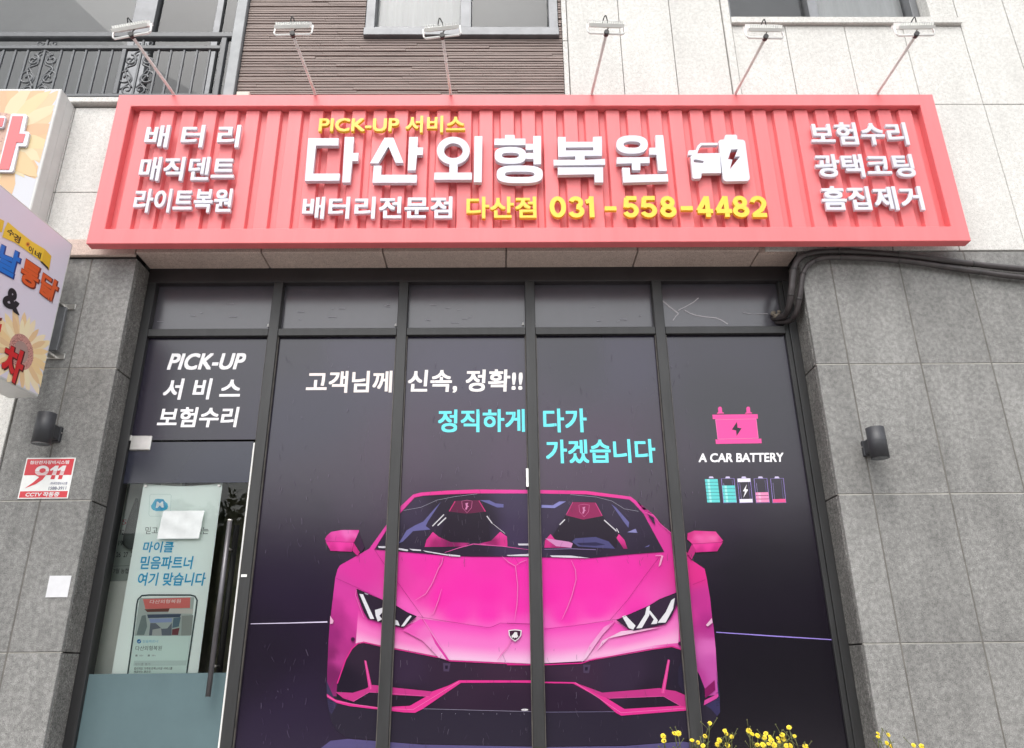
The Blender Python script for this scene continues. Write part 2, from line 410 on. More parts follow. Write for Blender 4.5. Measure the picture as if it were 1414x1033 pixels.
# ------------------------------------------------------------------ the building
B = thing('shop_building', (0, .6, -.72), 'street front of a building clad in grey and white stone behind the red sign', 'building')
GAP = .004
def panels(bm, rects, y=0.0, th=.03, bev=.003, gap=GAP, jit=.0012, amp=.1):
    lt = bm.verts.layers.float_color.get('Tone') or bm.verts.layers.float_color.new('Tone')
    for x0, x1, z0, z1 in rects:
        old = set(bm.verts); tn = random.uniform(1-amp, 1+amp*.7)
        j = random.uniform(-jit, jit)
        box(bm, x0+gap, x1-gap, y+j, y+th, z0+gap, z1-gap, bev)
        for v in bm.verts:
            if v not in old: v[lt] = (tn, tn, tn, 1)
ZR = [-.73, .03, .912, 1.814, 2.713, 3.595]
bm = BM()
xr = [2.15, 2.375, 2.872, 3.36, 3.85, 4.34, 4.83, 5.32, 5.81]
panels(bm, [(xr[i], xr[i+1], ZR[k], ZR[k+1]) for i in range(len(xr)-1) for k in range(5)])
finish('grey_cladding', bm, MT['grey_stone'], B); bm = BM()
xl = [-3.215, -2.915, -2.597]
panels(bm, [(xl[i], xl[i+1], ZR[k], ZR[k+1]-(.035 if k == 4 else 0)) for i in range(2) for k in range(5)])
finish('grey_cladding', bm, MT['grey_stone'], B)
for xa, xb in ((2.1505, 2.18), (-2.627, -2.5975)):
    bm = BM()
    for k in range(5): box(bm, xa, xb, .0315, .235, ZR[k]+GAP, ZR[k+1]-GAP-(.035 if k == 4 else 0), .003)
    finish('stone_reveal', bm, MT['shaded_reveal_stone'], B)
bm = BM()
for k in range(1, 5):
    box(bm, 2.153, 6, .003, .02, ZR[k]-.003, ZR[k]+.003)
finish('pale_joint', bm, MT['joint_light'], B)
bm = BM()
for k in range(1, 5):
    box(bm, -3.21, -2.60, .003, .02, ZR[k]-.003, ZR[k]+.003)
finish('pale_joint', bm, MT['joint_light'], B)
bm = BM()
for x in xr[1:]: box(bm, x-.006, x+.006, .0025, .021, -.7, 3.59)
box(bm, 2.185, 6, .024, .029, -.72, 3.59)
finish('dark_joint', bm, MT['joint_dark'], B)
bm = BM(); box(bm, -2.9205, -2.9095, .0025, .021, -.7, 3.55)
box(bm, -3.21, -2.63, .024, .029, -.72, 3.55)
finish('dark_joint', bm, MT['joint_dark'], B)
# white cladding
bm = BM()
xs_ = [.558, .99, 1.418, 1.848]
R = [(xs_[i], xs_[i+1], z0, z1) for i in range(3) for z0, z1 in ((3.60, 4.925), (4.925, 7.80))]
xw = [1.918, 2.36, 2.853, 3.339, 3.83]
R += [(xw[i], xw[i+1], z0, z1) for i in range(4) for z0, z1 in ((3.60, 4.925), (4.925, 5.735))]
R += [(3.83, 4.245, 3.60, 4.925), (3.83, 4.245, 4.925, 7.80), (4.245, 4.70, 3.60, 4.925), (4.245, 4.70, 4.925, 7.80),
      (4.70, 5.15, 3.6, 4.925), (4.70, 5.15, 4.925, 7.80), (5.15, 5.8, 3.6, 4.925), (5.15, 5.8, 4.925, 7.80)]
xq = [-5.2, -4.72, -4.24, -3.72, -3.30, -2.83, -2.36, -2.08]
R += [(xq[i], xq[i+1], z0, z1) for i in range(len(xq)-1) for z0, z1 in ((3.60, 4.12), (4.12, 4.90))]
R += [(-4.2, -3.72, a, b) for a, b in ((-.73,.6),(.6,1.9),(1.9,2.6),(2.6,3.6))] + [(-3.72, -3.225, a, b) for a, b in ((-.73,.6),(.6,1.9),(1.9,2.6),(2.6,3.6))]
RL = [q for q in R if q[1] < -2]; R = [q for q in R if q[0] > 0]
panels(bm, RL, gap=.0025, amp=.03); finish('white_cladding', bm, MT['white_stone'], B); bm = BM()
panels(bm, R, gap=.0025, amp=.025)
box(bm, .515, .553, -.012, .06, 4.86, 5.56, .003); box(bm, .515, .553, -.012, .06, 5.566, 7.80, .003)
box(bm, 1.852, 1.913, -.015, .06, 4.86, 7.80, .003)
finish('white_cladding', bm, MT['white_stone'], B)
bm = BM()
for x0, x1, z0, z1 in ((.55, 1.9, 3.6, 6.8), (1.9, 3.84, 3.6, 5.74), (3.8, 5.85, 3.6, 6.8), (-5.2, -2.08, 3.6, 4.9), (-4.2, -3.22, -.73, 3.6)):
    bm = BM(); quad(bm, [(x0,.024,z0),(x1,.024,z0),(x1,.024,z1),(x0,.024,z1)]); finish('shadow_joint', bm, MT['joint_dark'], B)
bm = BM(); box(bm, -3.9, -2.17, -.035, .05, 4.925, 4.975, .004); box(bm, -5.2, -3.906, -.035, .05, 4.925, 4.975, .004)
finish('coping', bm, MT['white_stone'], B)
# lintel stones over the shopfront
bm = BM()
lx = [-3.25, -2.602, -1.712, -.846, .038, .985, 1.865]
for i in range(len(lx)-1):
    box(bm, lx[i]+.004, lx[i+1]-.004, -.034, .198 if i else -.001, 3.583 if i else 3.566, 3.70, .005)
box(bm, 1.869, 2.147, .012, .198, 3.584, 3.66, .004)
finish('lintel', bm, MT['lintel_stone'], B)
# core walls and the dim shop room behind the glass
bm = BM()
box(bm, -6, -2.64, .032, 5.2, -.73, 3.58); box(bm, 2.19, 6.2, .032, 5.2, -.73, 3.58)
box(bm, -2.639, 2.189, .20, 5.2, 3.589, 3.66)
box(bm, -6, 6.2, 1.25, 5.2, 3.662, 9); box(bm, .5, 1.93, .03, 1.249, 3.662, 7.8); box(bm, 3.76, 6.2, .031, 1.249, 3.662, 7.8)
box(bm, -2.12, .499, .06, 1.249, 3.663, 5.60); box(bm, 1.931, 3.759, .03, 1.249, 3.664, 5.73); box(bm, -6, -2.17, .031, .3, 3.662, 4.92)
box(bm, -2.12, -1.11, .061, 1.249, 5.601, 7.8); box(bm, .486, .4995, .061, 1.249, 5.601, 7.8)
box(bm, -2.16, 6.2, -.02, 1.249, 7.81, 9.0)
finish('core_wall', bm, MT['cladding_dark'], B)
bm = BM()
quad(bm, [(-2.63,.32,0),(-2.63,4.5,0),(-2.63,4.5,3.58),(-2.63,.32,3.58)]); quad(bm, [(2.18,.32,0),(2.18,4.5,0),(2.18,4.5,3.58),(2.18,.32,3.58)])
quad(bm, [(-2.63,1.7,0),(2.18,1.7,0),(2.18,1.7,3.58),(-2.63,1.7,3.58)]); quad(bm, [(-2.63,.3,3.57),(2.18,.3,3.57),(2.18,4.5,3.57),(-2.63,4.5,3.57)])
finish('room_wall', bm, MT['room_dark'], B)
bm = BM(); quad(bm, [(-2.63,.3,.0),(2.18,.3,.0),(2.18,4.5,.0),(-2.63,4.5,.0)]); finish('room_floor', bm, MT['room_dark'], B)
bm = BM(); box(bm, -2.62, -2.22, .42, .47, 0, 2.9); finish('room_panel', bm, MT['room'], B)
bm = BM(); box(bm, -2.05, -1.3, .85, .9, 0, 2.9); finish('room_panel', bm, MT['olive_reflection'], B)  # added panel; its olive tones stand in for the street's reflection
# ribbed brown cladding: stacked thin strips
bm = BM(); z = 4.84; row = 0
while z < 7.80:
    h = .0265 + random.uniform(-.0035, .004); x = -2.075 - random.uniform(0, .6)
    while x < .515:
        L_ = random.uniform(.5, 1.7); xa, xb = max(x, -2.075), min(x+L_, .513); x += L_
        if xb - xa < .01: continue
        if z > 5.60: 
            segs = [(xa, min(xb, -1.108)), (max(xa, .487), xb)]
        else: segs = [(xa, xb)]
        d = random.choice((0, 0, .002, .004, .007)) + random.uniform(0, .0015)
        for a, b in segs:
            if b-a > .004: box(bm, a+.0006, b-.0006, .002+d, .058, z, z+h-.0075, .0015)
    z += h
finish('ribbed_cladding', bm, MT['rib_panel'], B)
bm = BM(); quad(bm, [(-2.08,.045,4.8),(.515,.045,4.8),(.515,.045,5.6),(-2.08,.045,5.6)]); finish('ribbed_backing', bm, MT['joint_dark'], B)
bm = BM(); box(bm, -2.165, -2.082, -.03, .9, 4.86, 7.80, .004); finish('edge_trim', bm, MT['trim_metal'], B)
# upper windows
def upper_window(x0, x1, zs, y, parts, sillmat, sill, fw=.06, glass_y=.09):
    bm = BM()
    box(bm, x0, x0+fw, y, y+.14, zs, 7.80, .003); box(bm, x1-fw, x1, y, y+.14, zs, 7.80, .003)
    box(bm, x0+fw, x1-fw, y+.01, y+.14, zs, zs+.045, .003)
    for a, b in parts['bars']: box(bm, a, b, y+.015, y+.13, zs+.046, 7.80, .003)
    w_ = finish('window', bm, MT['metal_grey'], B)
    bm = BM(); yy = y+glass_y
    quad(bm, [(x0+fw,yy,zs+.03),(x1-fw,yy,zs+.03),(x1-fw,yy,7.79),(x0+fw,yy,7.79)]); finish('pane', bm, MT['win_glass'], w_)
    if 'curtain' in parts:
        bm = BM(); a, b = parts['curtain']; n = 60; prev = None
        for i in range(n+1):
            xx = a+(b-a)*i/n; yy = y+.115+.008*math.sin(i*1.3)+.006*math.sin(i*3.1)
            cur = (bm.verts.new((xx,yy,zs+.0)), bm.verts.new((xx,yy,7.75)))
            if prev: bm.faces.new((prev[0], cur[0], cur[1], prev[1])).smooth = True
            prev = cur
        finish('curtain', bm, MT['curtain'], w_)
    if 'screen' in parts:
        bm = BM(); a, b = parts['screen']; quad(bm, [(a,y+.125,zs+.03),(b,y+.125,zs+.03),(b,y+.125,7.75),(a,y+.125,7.75)])
        finish('insect_screen', bm, MT['screen'], w_)
    bm = BM(); box(bm, *sill, .004); finish('sill', bm, sillmat, w_)
    return w_
upper_window(-1.104, .484, 5.69, .0, {'bars': [(-1.05,-1.03), (-.325,-.235)], 'curtain': (-1.04, -.30), 'screen': (-.25, .42)}, MT['metal_grey'],
             (-1.108, .486, -.03, .12, 5.61, 5.689), fw=.075)
upper_window(1.918, 3.60, 5.808, .12, {'bars': [(2.66, 2.74)], 'curtain': (2.7, 3.55), 'screen': (1.98, 2.68)}, MT['white_stone'],
             (1.916, 3.83, -.03, .26, 5.741, 5.806), fw=.06)
bm = BM(); box(bm, 3.605, 3.828, .005, .3, 5.812, 7.80, .003); finish('window_reveal', bm, MT['white_stone'], B)
# balcony door behind the railing
bm = BM(); yb = .55
for a, b in ((-5.4,-5.3), (-3.36,-3.16), (-2.22,-2.17)): box(bm, a, b, yb, yb+.1, 4.6, 7.80, .003)
box(bm, -2.62, -2.56, yb+.02, yb+.09, 4.6, 7.80, .003)
bd = finish('balcony_door', bm, MT['metal_grey'], B)
bm = BM(); quad(bm, [(-5.3,yb+.05,4.6),(-2.2,yb+.05,4.6),(-2.2,yb+.05,7.79),(-5.3,yb+.05,7.79)]); finish('pane', bm, MT['balcony_glass'], bd)
bm = BM(); quad(bm, [(-5.3,yb+.07,4.6),(-3.3,yb+.07,4.6),(-3.3,yb+.07,7.79),(-5.3,yb+.07,7.79)]); finish('blind', bm, MT['blind'], bd)
bm = BM(); quad(bm, [(-3.16,yb+.085,4.6),(-2.2,yb+.085,4.6),(-2.2,yb+.085,7.79),(-3.16,yb+.085,7.79)]); finish('insect_screen', bm, MT['screen'], bd)
bm = BM(); box(bm, -6, -2.17, .301, 1.249, 4.5, 4.6); finish('balcony_floor', bm, MT['paving'], B)

# ------------------------------------------------------------------ balcony railing
RX = -3.2
rl = thing('balcony_railing', (RX, .03, 4.975), 'dark wrought iron balcony railing with scrollwork above the white stone, upper left', 'railing')
bm = BM(); box(bm, -5.4, -2.168, .0, .06, 5.615, 5.672, .008); finish('handrail', bm, MT['rail'], rl)
bm = BM(); box(bm, -5.4, -2.262, .012, .048, 5.505, 5.54, .004); box(bm, -5.4, -2.262, .012, .048, 5.02, 5.05, .004)
finish('crossbar', bm, MT['rail'], rl)
bm = BM(); box(bm, -2.262, -2.218, .004, .056, 4.976, 5.614, .004); finish('post', bm, MT['rail'], rl)
bal = [7.3, 24, 41, 64, 87, 104, 121, 139, 157, 174, 197, 221, 238, 256, 273.7, 291]
bxs = [P(x, 65, .03).x for x in bal]; bxs += [bxs[0]-.117*i for i in range(1, 11)]
for i, x in enumerate(bxs):
    ww = .016 if i == 9 else .0085
    bm = BM(); box(bm, x-ww, x+ww, .03-ww, .03+ww, 5.05, 5.505, .002); finish('baluster', bm, MT['rail'], rl)
def spiral(cx, cz, r0, turns, a0, sgn, y=.03):
    return [(cx+(r0*(1-t*.82))*math.cos(a0+sgn*t*turns*2*math.pi), y, cz+(r0*(1-t*.82))*math.sin(a0+sgn*t*turns*2*math.pi)) for t in (i/30 for i in range(31))]
for cx in (bxs[3], bxs[10], bxs[3]-1.0):
    bm = BM()
    for s in (-1, 1):
        tube(bm, spiral(cx+s*.075, 5.40, .055, 1.2, math.pi/2, s), .009, 6); tube(bm, spiral(cx+s*.08, 5.22, .07, 1.25, math.pi/2, -s), .009, 6)
        tube(bm, spiral(cx+s*.055, 5.575, .032, 1.1, math.pi if s > 0 else 0, s), .005, 6)
        tube(bm, smooth_path([(cx, .03, 5.50), (cx+s*.05, .03, 5.46), (cx+s*.03, .03, 5.36), (cx+s*.10, .03, 5.30), (cx+s*.02, .03, 5.12)], 6), .008, 6)
        tube(bm, spiral(cx+s*.05, 5.10, .045, 1.1, -math.pi/2, s), .008, 6); tube(bm, smooth_path([(cx+s*.02, .03, 5.46), (cx+s*.09, .03, 5.34), (cx+s*.03, .03, 5.20), (cx+s*.11, .03, 5.10)], 6), .006, 6)
    box(bm, cx-.008, cx+.008, .022, .038, 5.54, 5.613)
    finish('scrollwork', bm, MT['rail'], rl)

# ------------------------------------------------------------------ red container sign
YF, YB = -.195, -.118                       # sign front and back
SX0, SX1, SZ0, SZ1 = -2.866, 3.303, 3.563, 4.853
S = thing('shop_sign', (.2, YB, SZ0), 'wide red ribbed signboard with raised white and yellow letters over the shopfront', 'signboard')
IX0, IX1, IZ0, IZ1 = -2.757, 3.187, 3.682, 4.745
bm = BM()
fo = [(SX0,SZ0),(SX1,SZ0),(SX1,SZ1),(SX0,SZ1)]; fi = [(IX0,IZ0),(IX1,IZ0),(IX1,IZ1),(IX0,IZ1)]
rf = {k: [bm.verts.new((x, y, z)) for x, z in L_] for k, L_, y in (('of', fo, YF), ('if', fi, YF), ('ob', fo, YB), ('ib', fi, YB))}
sharp = []
for k in range(4):
    n_ = (k+1) % 4
    f = bm.faces.new((rf['of'][k], rf['of'][n_], rf['if'][n_], rf['if'][k])); bm.faces.new((rf['ob'][k], rf['ib'][k], rf['ib'][n_], rf['ob'][n_]))
    bm.faces.new((rf['of'][k], rf['ob'][k], rf['ob'][n_], rf['of'][n_])); bm.faces.new((rf['if'][k], rf['if'][n_], rf['ib'][n_], rf['ib'][k]))
bmesh.ops.recalc_face_normals(bm, faces=bm.faces[:])
sharp = [e for e in bm.edges if abs((e.verts[0].co-e.verts[1].co).normalized().dot(Vector((0,0,1)))) in (0.0, 1.0) or abs(e.verts[0].co.x-e.verts[1].co.x) < 1e-6 or abs(e.verts[0].co.z-e.verts[1].co.z) < 1e-6]
bmesh.ops.bevel(bm, geom=sharp, offset=.004, segments=1, affect='EDGES')
finish('frame', bm, MT['red'], S)
bm = BM(); yg, yr = -.126, -.158
quad(bm, [(IX0,yg,IZ0),(IX1,yg,IZ0),(IX1,yg,IZ1),(IX0,yg,IZ1)])
x = IX0 + .048; pitch = (IX1-IX0-.048)/37.0
for i in range(37):
    a, b = x+i*pitch, x+i*pitch+.108
    prof = [(a-.006, yg-.0005), (a+.004, yr+.002), (a+.007, yr), (b-.007, yr), (b-.004, yr+.002), (b+.006, yg-.0005)]
    lo = [bm.verts.new((q[0], q[1], IZ0-.01)) for q in prof]; hi = [bm.verts.new((q[0], q[1], IZ1-.012)) for q in prof]
    for k in range(5): bm.faces.new((lo[k], lo[k+1], hi[k+1], hi[k]))
    bm.faces.new(hi)
finish('ribbed_panel', bm, MT['red'], S)
bm = BM(); box(bm, -2.0, -1.9, -.17, -.07, SZ1+.001, SZ1+.055, .006)
finish('junction_box', bm, MT['beige'], S)
YL, DL = -.203, .026                      # raised letters
for s, px, off, dil, m in (
        ('배 터 리', (200.3,172.5,331,203.5), 0, .026, 'white_letter'), ('매직덴트', (192.5,216.5,324,249.5), 0, .026, 'white_letter'),
        ('라이트복원', (185,260.5,320,293.5), 0, .026, 'white_letter'), ('보험수리', (1119.2,168.7,1253.4,200), 0, .026, 'white_letter'),
        ('광택코팅', (1126,212.7,1262.5,244.5), 0, .026, 'white_letter'), ('흠집제거', (1134.8,256.8,1274.4,290.3), 0, .026, 'white_letter'),
        ('배터리전문점', (417.6,271.5,624.6,302), 0, .026, 'white_letter'), ('다산점', (644,271.5,740.7,301.5), 0, .024, 'yellow_letter'),
        ('PICK-UP 서비스', (440.3,159.8,642.3,183), 0, .024, 'yellow_letter')):
    bm = BM(); letters3d(bm, s, px, YL, DL, off, dil); finish('lettering', bm, MT[m], S)
def A(k, pts):
    ox, oy = ((330,0), (720,0))[k]; return [(ox+u/2.9458, oy+v/2.9458) for u, v in pts]
def rr(x0, y0, x1, y1): return [(x0,y0),(x1,y0),(x1,y1),(x0,y1)]
YM, DM = -.206, .034
big = BM()
def gl(k, outer, holes=(), dy=0): prism(big, A(k, outer), [A(k, h) for h in holes], YM+dy, DM)
gl(0, [(282,562),(406,562),(404,592),(313,592),(301,706),(411,706),(408,735),(268,736)])
gl(0, [(430,557),(468,557),(463,622),(487,622),(484,655),(461,655),(452,742),(420,742)])
gl(0, [(592,560),(628,560),(669,662),(637,662),(608,595),(567,664),(533,664)])
gl(0, [(692,557),(728,557),(726,600),(749,600),(747,630),(724,630),(718,693),(686,693)])
gl(0, [(548,674),(580,674),(577,711),(724,711),(722,743),(543,743)])
gl(0, ell(872,613,67,57), [list(reversed(ell(872,613,38,30)))])
gl(0, [(856,664),(890,664),(889,702),(948,702),(947,731),(793,731),(795,702),(855,702)], dy=.0004)
gl(0, [(958,554),(990,554),(987,741),(955,741)])
gl(0, [(1082,549),(1122,549),(1122,564),(1165,564),(1165,590),(1038,590),(1040,564),(1082,564)])
gl(0, ell(1104,632,64,34,p=2.8), [list(reversed(ell(1104,632,35,11,p=2.6)))])
gl(0, [(1197,553),(1228,553),(1229,668),(1198,668),(1198,646),(1168,646),(1168,622),(1197,622),(1197,609),(1166,609),(1166,585),(1197,585)])
gl(0, ell(1142,709,94,36,p=3), [list(reversed(ell(1142,709,60,11,p=3)))])
gl(1, [(148,557),(180,557),(180,577),(291,577),(291,557),(327,555),(328,634),(257,634),(258,650),(340,646),(341,670),(132,673),(130,650),(219,650),(219,636),(150,638)], [[(181,612),(292,611),(292,599),(181,600)]])
gl(1, [(148,681),(332,680),(333,742),(298,742),(297,709),(148,711)])
gl(1, ell(450,588,64,37,p=2.5), [list(reversed(ell(450,588,34,13,p=2.4)))])
gl(1, [(388,640),(521,639),(522,663),(484,664),(484,692),(450,692),(449,664),(387,666)], dy=.0004)
gl(1, [(545,550),(577,550),(592,695),(557,695),(549,629),(520,629),(520,601),(547,601)])
gl(1, [(409,682),(441,682),(443,711),(595,708),(598,738),(414,743)])
finish('lettering', big, MT['white_letter'], S)
ic = BM()
def C8(pts): return [(900+u/6.075, 150+v/6.075) for u, v in pts]
prism(ic, C8([(560,275),(572,262),(610,258),(615,226),(625,219),(705,219),(716,228),(718,258),(765,262),(780,272),(785,290),(822,575),(820,592),(806,606),(625,610),(606,602),(597,585)]),
      [list(reversed(C8([(667,343),(722,340),(697,402),(740,402),(655,510),(677,428),(640,424)])))], YM, DM)
prism(ic, C8([(325,400),(345,382),(365,376),(572,372),(583,540),(418,542),(416,575),(405,586),(352,588),(342,578)]),
      [list(reversed(C8([(350,428),(372,426),(436,440),(430,456),(355,450)])))], YM+.0006, DM-.004)
prism(ic, C8([(303,370),(312,350),(368,348),(385,310),(410,288),(552,286),(553,306),(418,308),(400,330),(378,384),(330,388),(306,390)]), [], YM+.0012, DM-.006)
finish('battery_car_emblem', ic, MT['white_letter'], S)
# phone number: digits drawn as strokes
def arc(cx, cy, rx, ry, a0, a1, n=18): return [(cx+rx*math.cos(math.radians(a0+(a1-a0)*i/n)), cy+ry*math.sin(math.radians(a0+(a1-a0)*i/n))) for i in range(n+1)]
DIG = {'0': [(arc(.5,.5,.36,.41,0,360,30), 1)], '1': [([(.14,.74),(.34,.78),(.50,.90),(.52,1.0)], 0), ([(.5,1.0),(.5,0)], 0)],
       '2': [(arc(.5,.66,.34,.25,170,-20,16)+[(.66,.36),(.30,.17),(.17,.085)], 0), ([(.08,.085),(.92,.085)], 0)],
       '3': [(arc(.48,.71,.31,.20,165,-80,14), 0), (arc(.48,.29,.36,.205,88,-168,16), 0)],
       '4': [([(.06,.28),(.98,.28)], 0), ([(.11,.30),(.66,.97)], 0), ([(.68,1.0),(.68,0)], 0)],
       '5': [([(.90,.915),(.22,.915)], 0), ([(.27,.93),(.19,.46)], 0), (arc(.48,.33,.36,.245,128,-160,18), 0)],
       '8': [(arc(.5,.715,.29,.20,0,360,26), 1), (arc(.5,.285,.36,.20,0,360,28), 1)], '-': [([(.05,.42),(.95,.42)], 0)]}
def digit(bm, ch, X0, X1, Z0, Z1, y, depth, wd):
    for k, (pts, cl) in enumerate(DIG[ch]):
        if cl: pts = pts[:-1]
        pts = [Vector((X0+u*(X1-X0), Z0+v*(Z1-Z0))) for u, v in pts]; n = len(pts); yy = y + k*.0004
        rows = []
        for i, p in enumerate(pts):
            a = pts[(i-1) % n] if (cl or i) else p; b = pts[(i+1) % n] if (cl or i < n-1) else p
            d = (b-a).normalized(); q = Vector((-d.y, d.x))*wd/2
            rows.append([bm.verts.new((p.x+q.x, yy, p.y+q.y)), bm.verts.new((p.x-q.x, yy, p.y-q.y)), bm.verts.new((p.x-q.x, y+depth, p.y-q.y)), bm.verts.new((p.x+q.x, y+depth, p.y+q.y))])
        for i in range(n if cl else n-1):
            j = (i+1) % n
            for a, b in ((0,1),(1,2),(3,0)): bm.faces.new((rows[i][a], rows[i][b], rows[j][b], rows[j][a]))
        if not cl:
            bm.faces.new(rows[0]); bm.faces.new(list(reversed(rows[-1])))
bm = BM()
numpx = [('0',759,781.5),('3',785,807),('1',806,828),('-',834,852),('5',860,882),('5',884,907.5),('8',911.5,933.5),('-',939,957.5),('4',961.5,984.5),('4',987.5,1010.5),('8',1011.5,1034),('2',1036,1059.5)]
Z1, Z0 = P(900, 271, YL).z, P(900, 299.7, YL).z
for ch, a, b in numpx: digit(bm, ch, P(a, 285, YL).x, P(b, 285, YL).x, Z0, Z1, YL, DL, .034)
bmesh.ops.recalc_face_normals(bm, faces=bm.faces[:])
finish('phone_number', bm, MT['yellow_letter'], S)

# ------------------------------------------------------------------ floodlights on arms along the sign's top
def floodlight(arm_len, label):
    t = thing('floodlight', (0,0,0), label, 'floodlight', 'floodlights on arms along the top of the red sign')
    bm = BM(); tube(bm, [(0,0,-.06),(0,-.03,-.005),(0,-.06,.0),(0,-arm_len,-.115)], .0105, 8); finish('arm', bm, MT['arm'], t)
    A_ = Vector((0,-arm_len,-.115))
    bm = BM(); disc_prism(bm, A_+Vector((0,-.02,0)), (0,1,.1), .017, .035, 12); finish('knuckle', bm, MT['black_plastic'], t)
    C_ = A_ + Vector((0,.02,.095)); ux = Vector((1,0,0)); un = Vector((0,.72,-.69)); uv = Vector((0,.69,.72))
    W, H, T = .118, .075, .024
    def obx(bm, c, a, b, d, mi=0):
        vs = [bm.verts.new(c+ux*a*sx+uv*b*sy+un*d*sz) for sx in (-1,1) for sy in (-1,1) for sz in (-1,1)]
        for q in ((0,1,3,2),(4,6,7,5),(0,4,5,1),(2,3,7,6),(0,2,6,4),(1,5,7,3)):
            bm.faces.new([vs[i] for i in q]).material_index = mi
    bm = BM(); obx(bm, C_, W, H, T*.45)
    hd = bm
    for i in range(15): obx(hd, C_-un*(T*.8)+ux*(-W*.9+W*1.8*i/14), .0022, H*.92, T*.36)
    bmesh.ops.recalc_face_normals(hd, faces=hd.faces[:])
    h = finish('lamp_head', hd, MT['white_metal'], t)
    bm = BM(); obx(bm, C_+un*(T*.5), W*.86, H*.8, .003); bmesh.ops.recalc_face_normals(bm, faces=bm.faces[:]); finish('lens', bm, MT['lamp_lens'], h)
    bm = BM()
    for s in (-1, 1):
        tube(bm, [A_+Vector((s*.112,0,0)), A_+Vector((s*.124,0.004,.02)), C_+Vector((s*.124,0,0))], .0065, 6)
    tube(bm, [A_+Vector((-.113,0,0)), A_+Vector((.113,0,0))], .0085, 6)
    finish('bracket', bm, MT['white_metal'], t)
    bm = BM(); tube(bm, smooth_path([A_, A_+Vector((.01,.0,.04)), C_+Vector((.02,-.01,-.02)), C_+Vector((.0,-.045,.035)), C_+Vector((-.012,-.04,.03)), C_+Vector((-.02,-.012,.01))], 5), .004, 5); finish('cable', bm, MT['black_plastic'], t)
    return t
def copy_tree(o, parent=None):
    c = o.copy(); COL.objects.link(c)
    if parent: c.parent = parent
    for ch in list(o.children): copy_tree(ch, c)
    return c
arms = [((243,133),(175,55),14), ((437,132),(403,50),3), ((623,131),(608,52),7), ((816,130),(838,54),-1), ((1013,129),(1058,53),-2), ((1208,128),(1267,49),-5)]
labs = ['white floodlight tilted on its arm in front of the balcony railing', 'white floodlight on an arm before the left part of the brown ribbed cladding',
        'white floodlight on an arm below the sill of the middle upper window', 'white floodlight on an arm before plain white stone between the two upper windows',
        'white floodlight on an arm under the left end of the stone windowsill', 'white floodlight on an arm under the right end of the stone windowsill']
proto = None
for (b, e, tw), lab in zip(arms, labs):
    p0 = P(b[0], b[1], -.155); rz = ray(*e); D_ = .72
    # arm direction in plan: runs out from the wall, slightly splayed
    q = CAM + rz*((-.155-D_-CAM.y)/rz.y); ang = math.atan2(q.x-p0.x, D_)
    if proto is None: proto = floodlight(.72, lab); o = proto
    else: o = copy_tree(proto); o['label'] = lab
    o.location = (p0.x, -.155, SZ1+.008); o.rotation_euler = (math.radians(random.uniform(-1.5,1.5)), math.radians(tw*-.9), ang)

# ------------------------------------------------------------------ shopfront
GY = .238
SF = thing('shopfront', (-.2, .25, 0), 'black framed glass shopfront covered in dark film printed with a pink sports car', 'shopfront')
MU = [(-1.672,-1.603), (-.752,-.682), (.1755,.247), (1.115,1.187)]
for a, b in MU:
    bm = BM(); box(bm, a, b, .200, .30, .0, 3.4695, .003); finish('mullion', bm, MT['alu_dark'], SF)
    for x_ in (a-.0065, b+.0005):
        bm = BM(); box(bm, x_, x_+.006, .214, .236, .062, 3.038, .001); finish('gasket', bm, MT['gasket'], SF)
bm = BM(); box(bm, -2.597, -2.533, .2005, .30, 0, 3.4695, .003); box(bm, -2.617, -2.5975, .2355, .30, 0, 3.58); finish('jamb', bm, MT['alu_dark'], SF); bm = BM()
box(bm, 2.092, 2.1495, .2005, .30, 0, 3.4695, .003)
box(bm, 2.06, 2.0915, .215, .30, 0, 3.4695, .003)
finish('jamb', bm, MT['alu_dark'], SF)
bm = BM(); box(bm, -2.597, 2.1495, .1995, .30, 3.47, 3.5875, .003); finish('head_rail', bm, MT['head_paint'], SF)
XP = [-2.533, -1.672, -1.603, -.752, -.682, .1755, .247, 1.115, 1.187, 2.06]
bm = BM()
for i in range(0, 10, 2): box(bm, XP[i]+.0005, XP[i+1]-.0005, .2025, .30, 3.040, 3.097, .003)
finish('transom_rail', bm, MT['alu_dark'], SF)
bm = BM()
for i in range(2, 10, 2): box(bm, XP[i]+.0005, XP[i+1]-.0005, .2025, .30, -.02, .06, .003)
finish('bottom_rail', bm, MT['alu_dark'], SF)
for i in range(0, 10, 2):
    bm = BM(); quad(bm, [(XP[i],GY+.02,3.09),(XP[i+1],GY+.02,3.09),(XP[i+1],GY+.02,3.48),(XP[i],GY+.02,3.48)])
    finish('transom_pane', bm, MT['transom'], SF)
# peeling and scratches on the upper panes
def proj_g(px, py, k): return P(px, py, GY - .00006*k - .0005)
def Z9(pts): return [(880+u/5.8917, 350+v/5.8917) for u, v in pts]
pr = Print(lambda px, py, k: P(px, py, GY+.0185-.0003*k))
for pts, wd in (([(205,385),(260,432),(335,490)], 1.7), ([(335,490),(310,515),(290,545)], 1.1), ([(330,465),(400,430),(460,395),(498,362)], 1.2),
                ([(385,462),(430,487),(480,505),(560,517),(640,525),(690,545),(735,575)], 1.3), ([(205,400),(210,590)], .8), ([(860,482),(935,495),(1060,490)], .7)):
    pr.stroke(Z9(pts), wd, (205,200,205))
for _ in range(26):
    x = random.choice((random.uniform(395,540), random.uniform(580,720), random.uniform(760,890), random.uniform(215,360))); y = random.uniform(420,446)
    pr.stroke([(x,y),(x+random.uniform(3,12),y+random.uniform(-1,1))], random.uniform(.3,.6), (165,160,172))
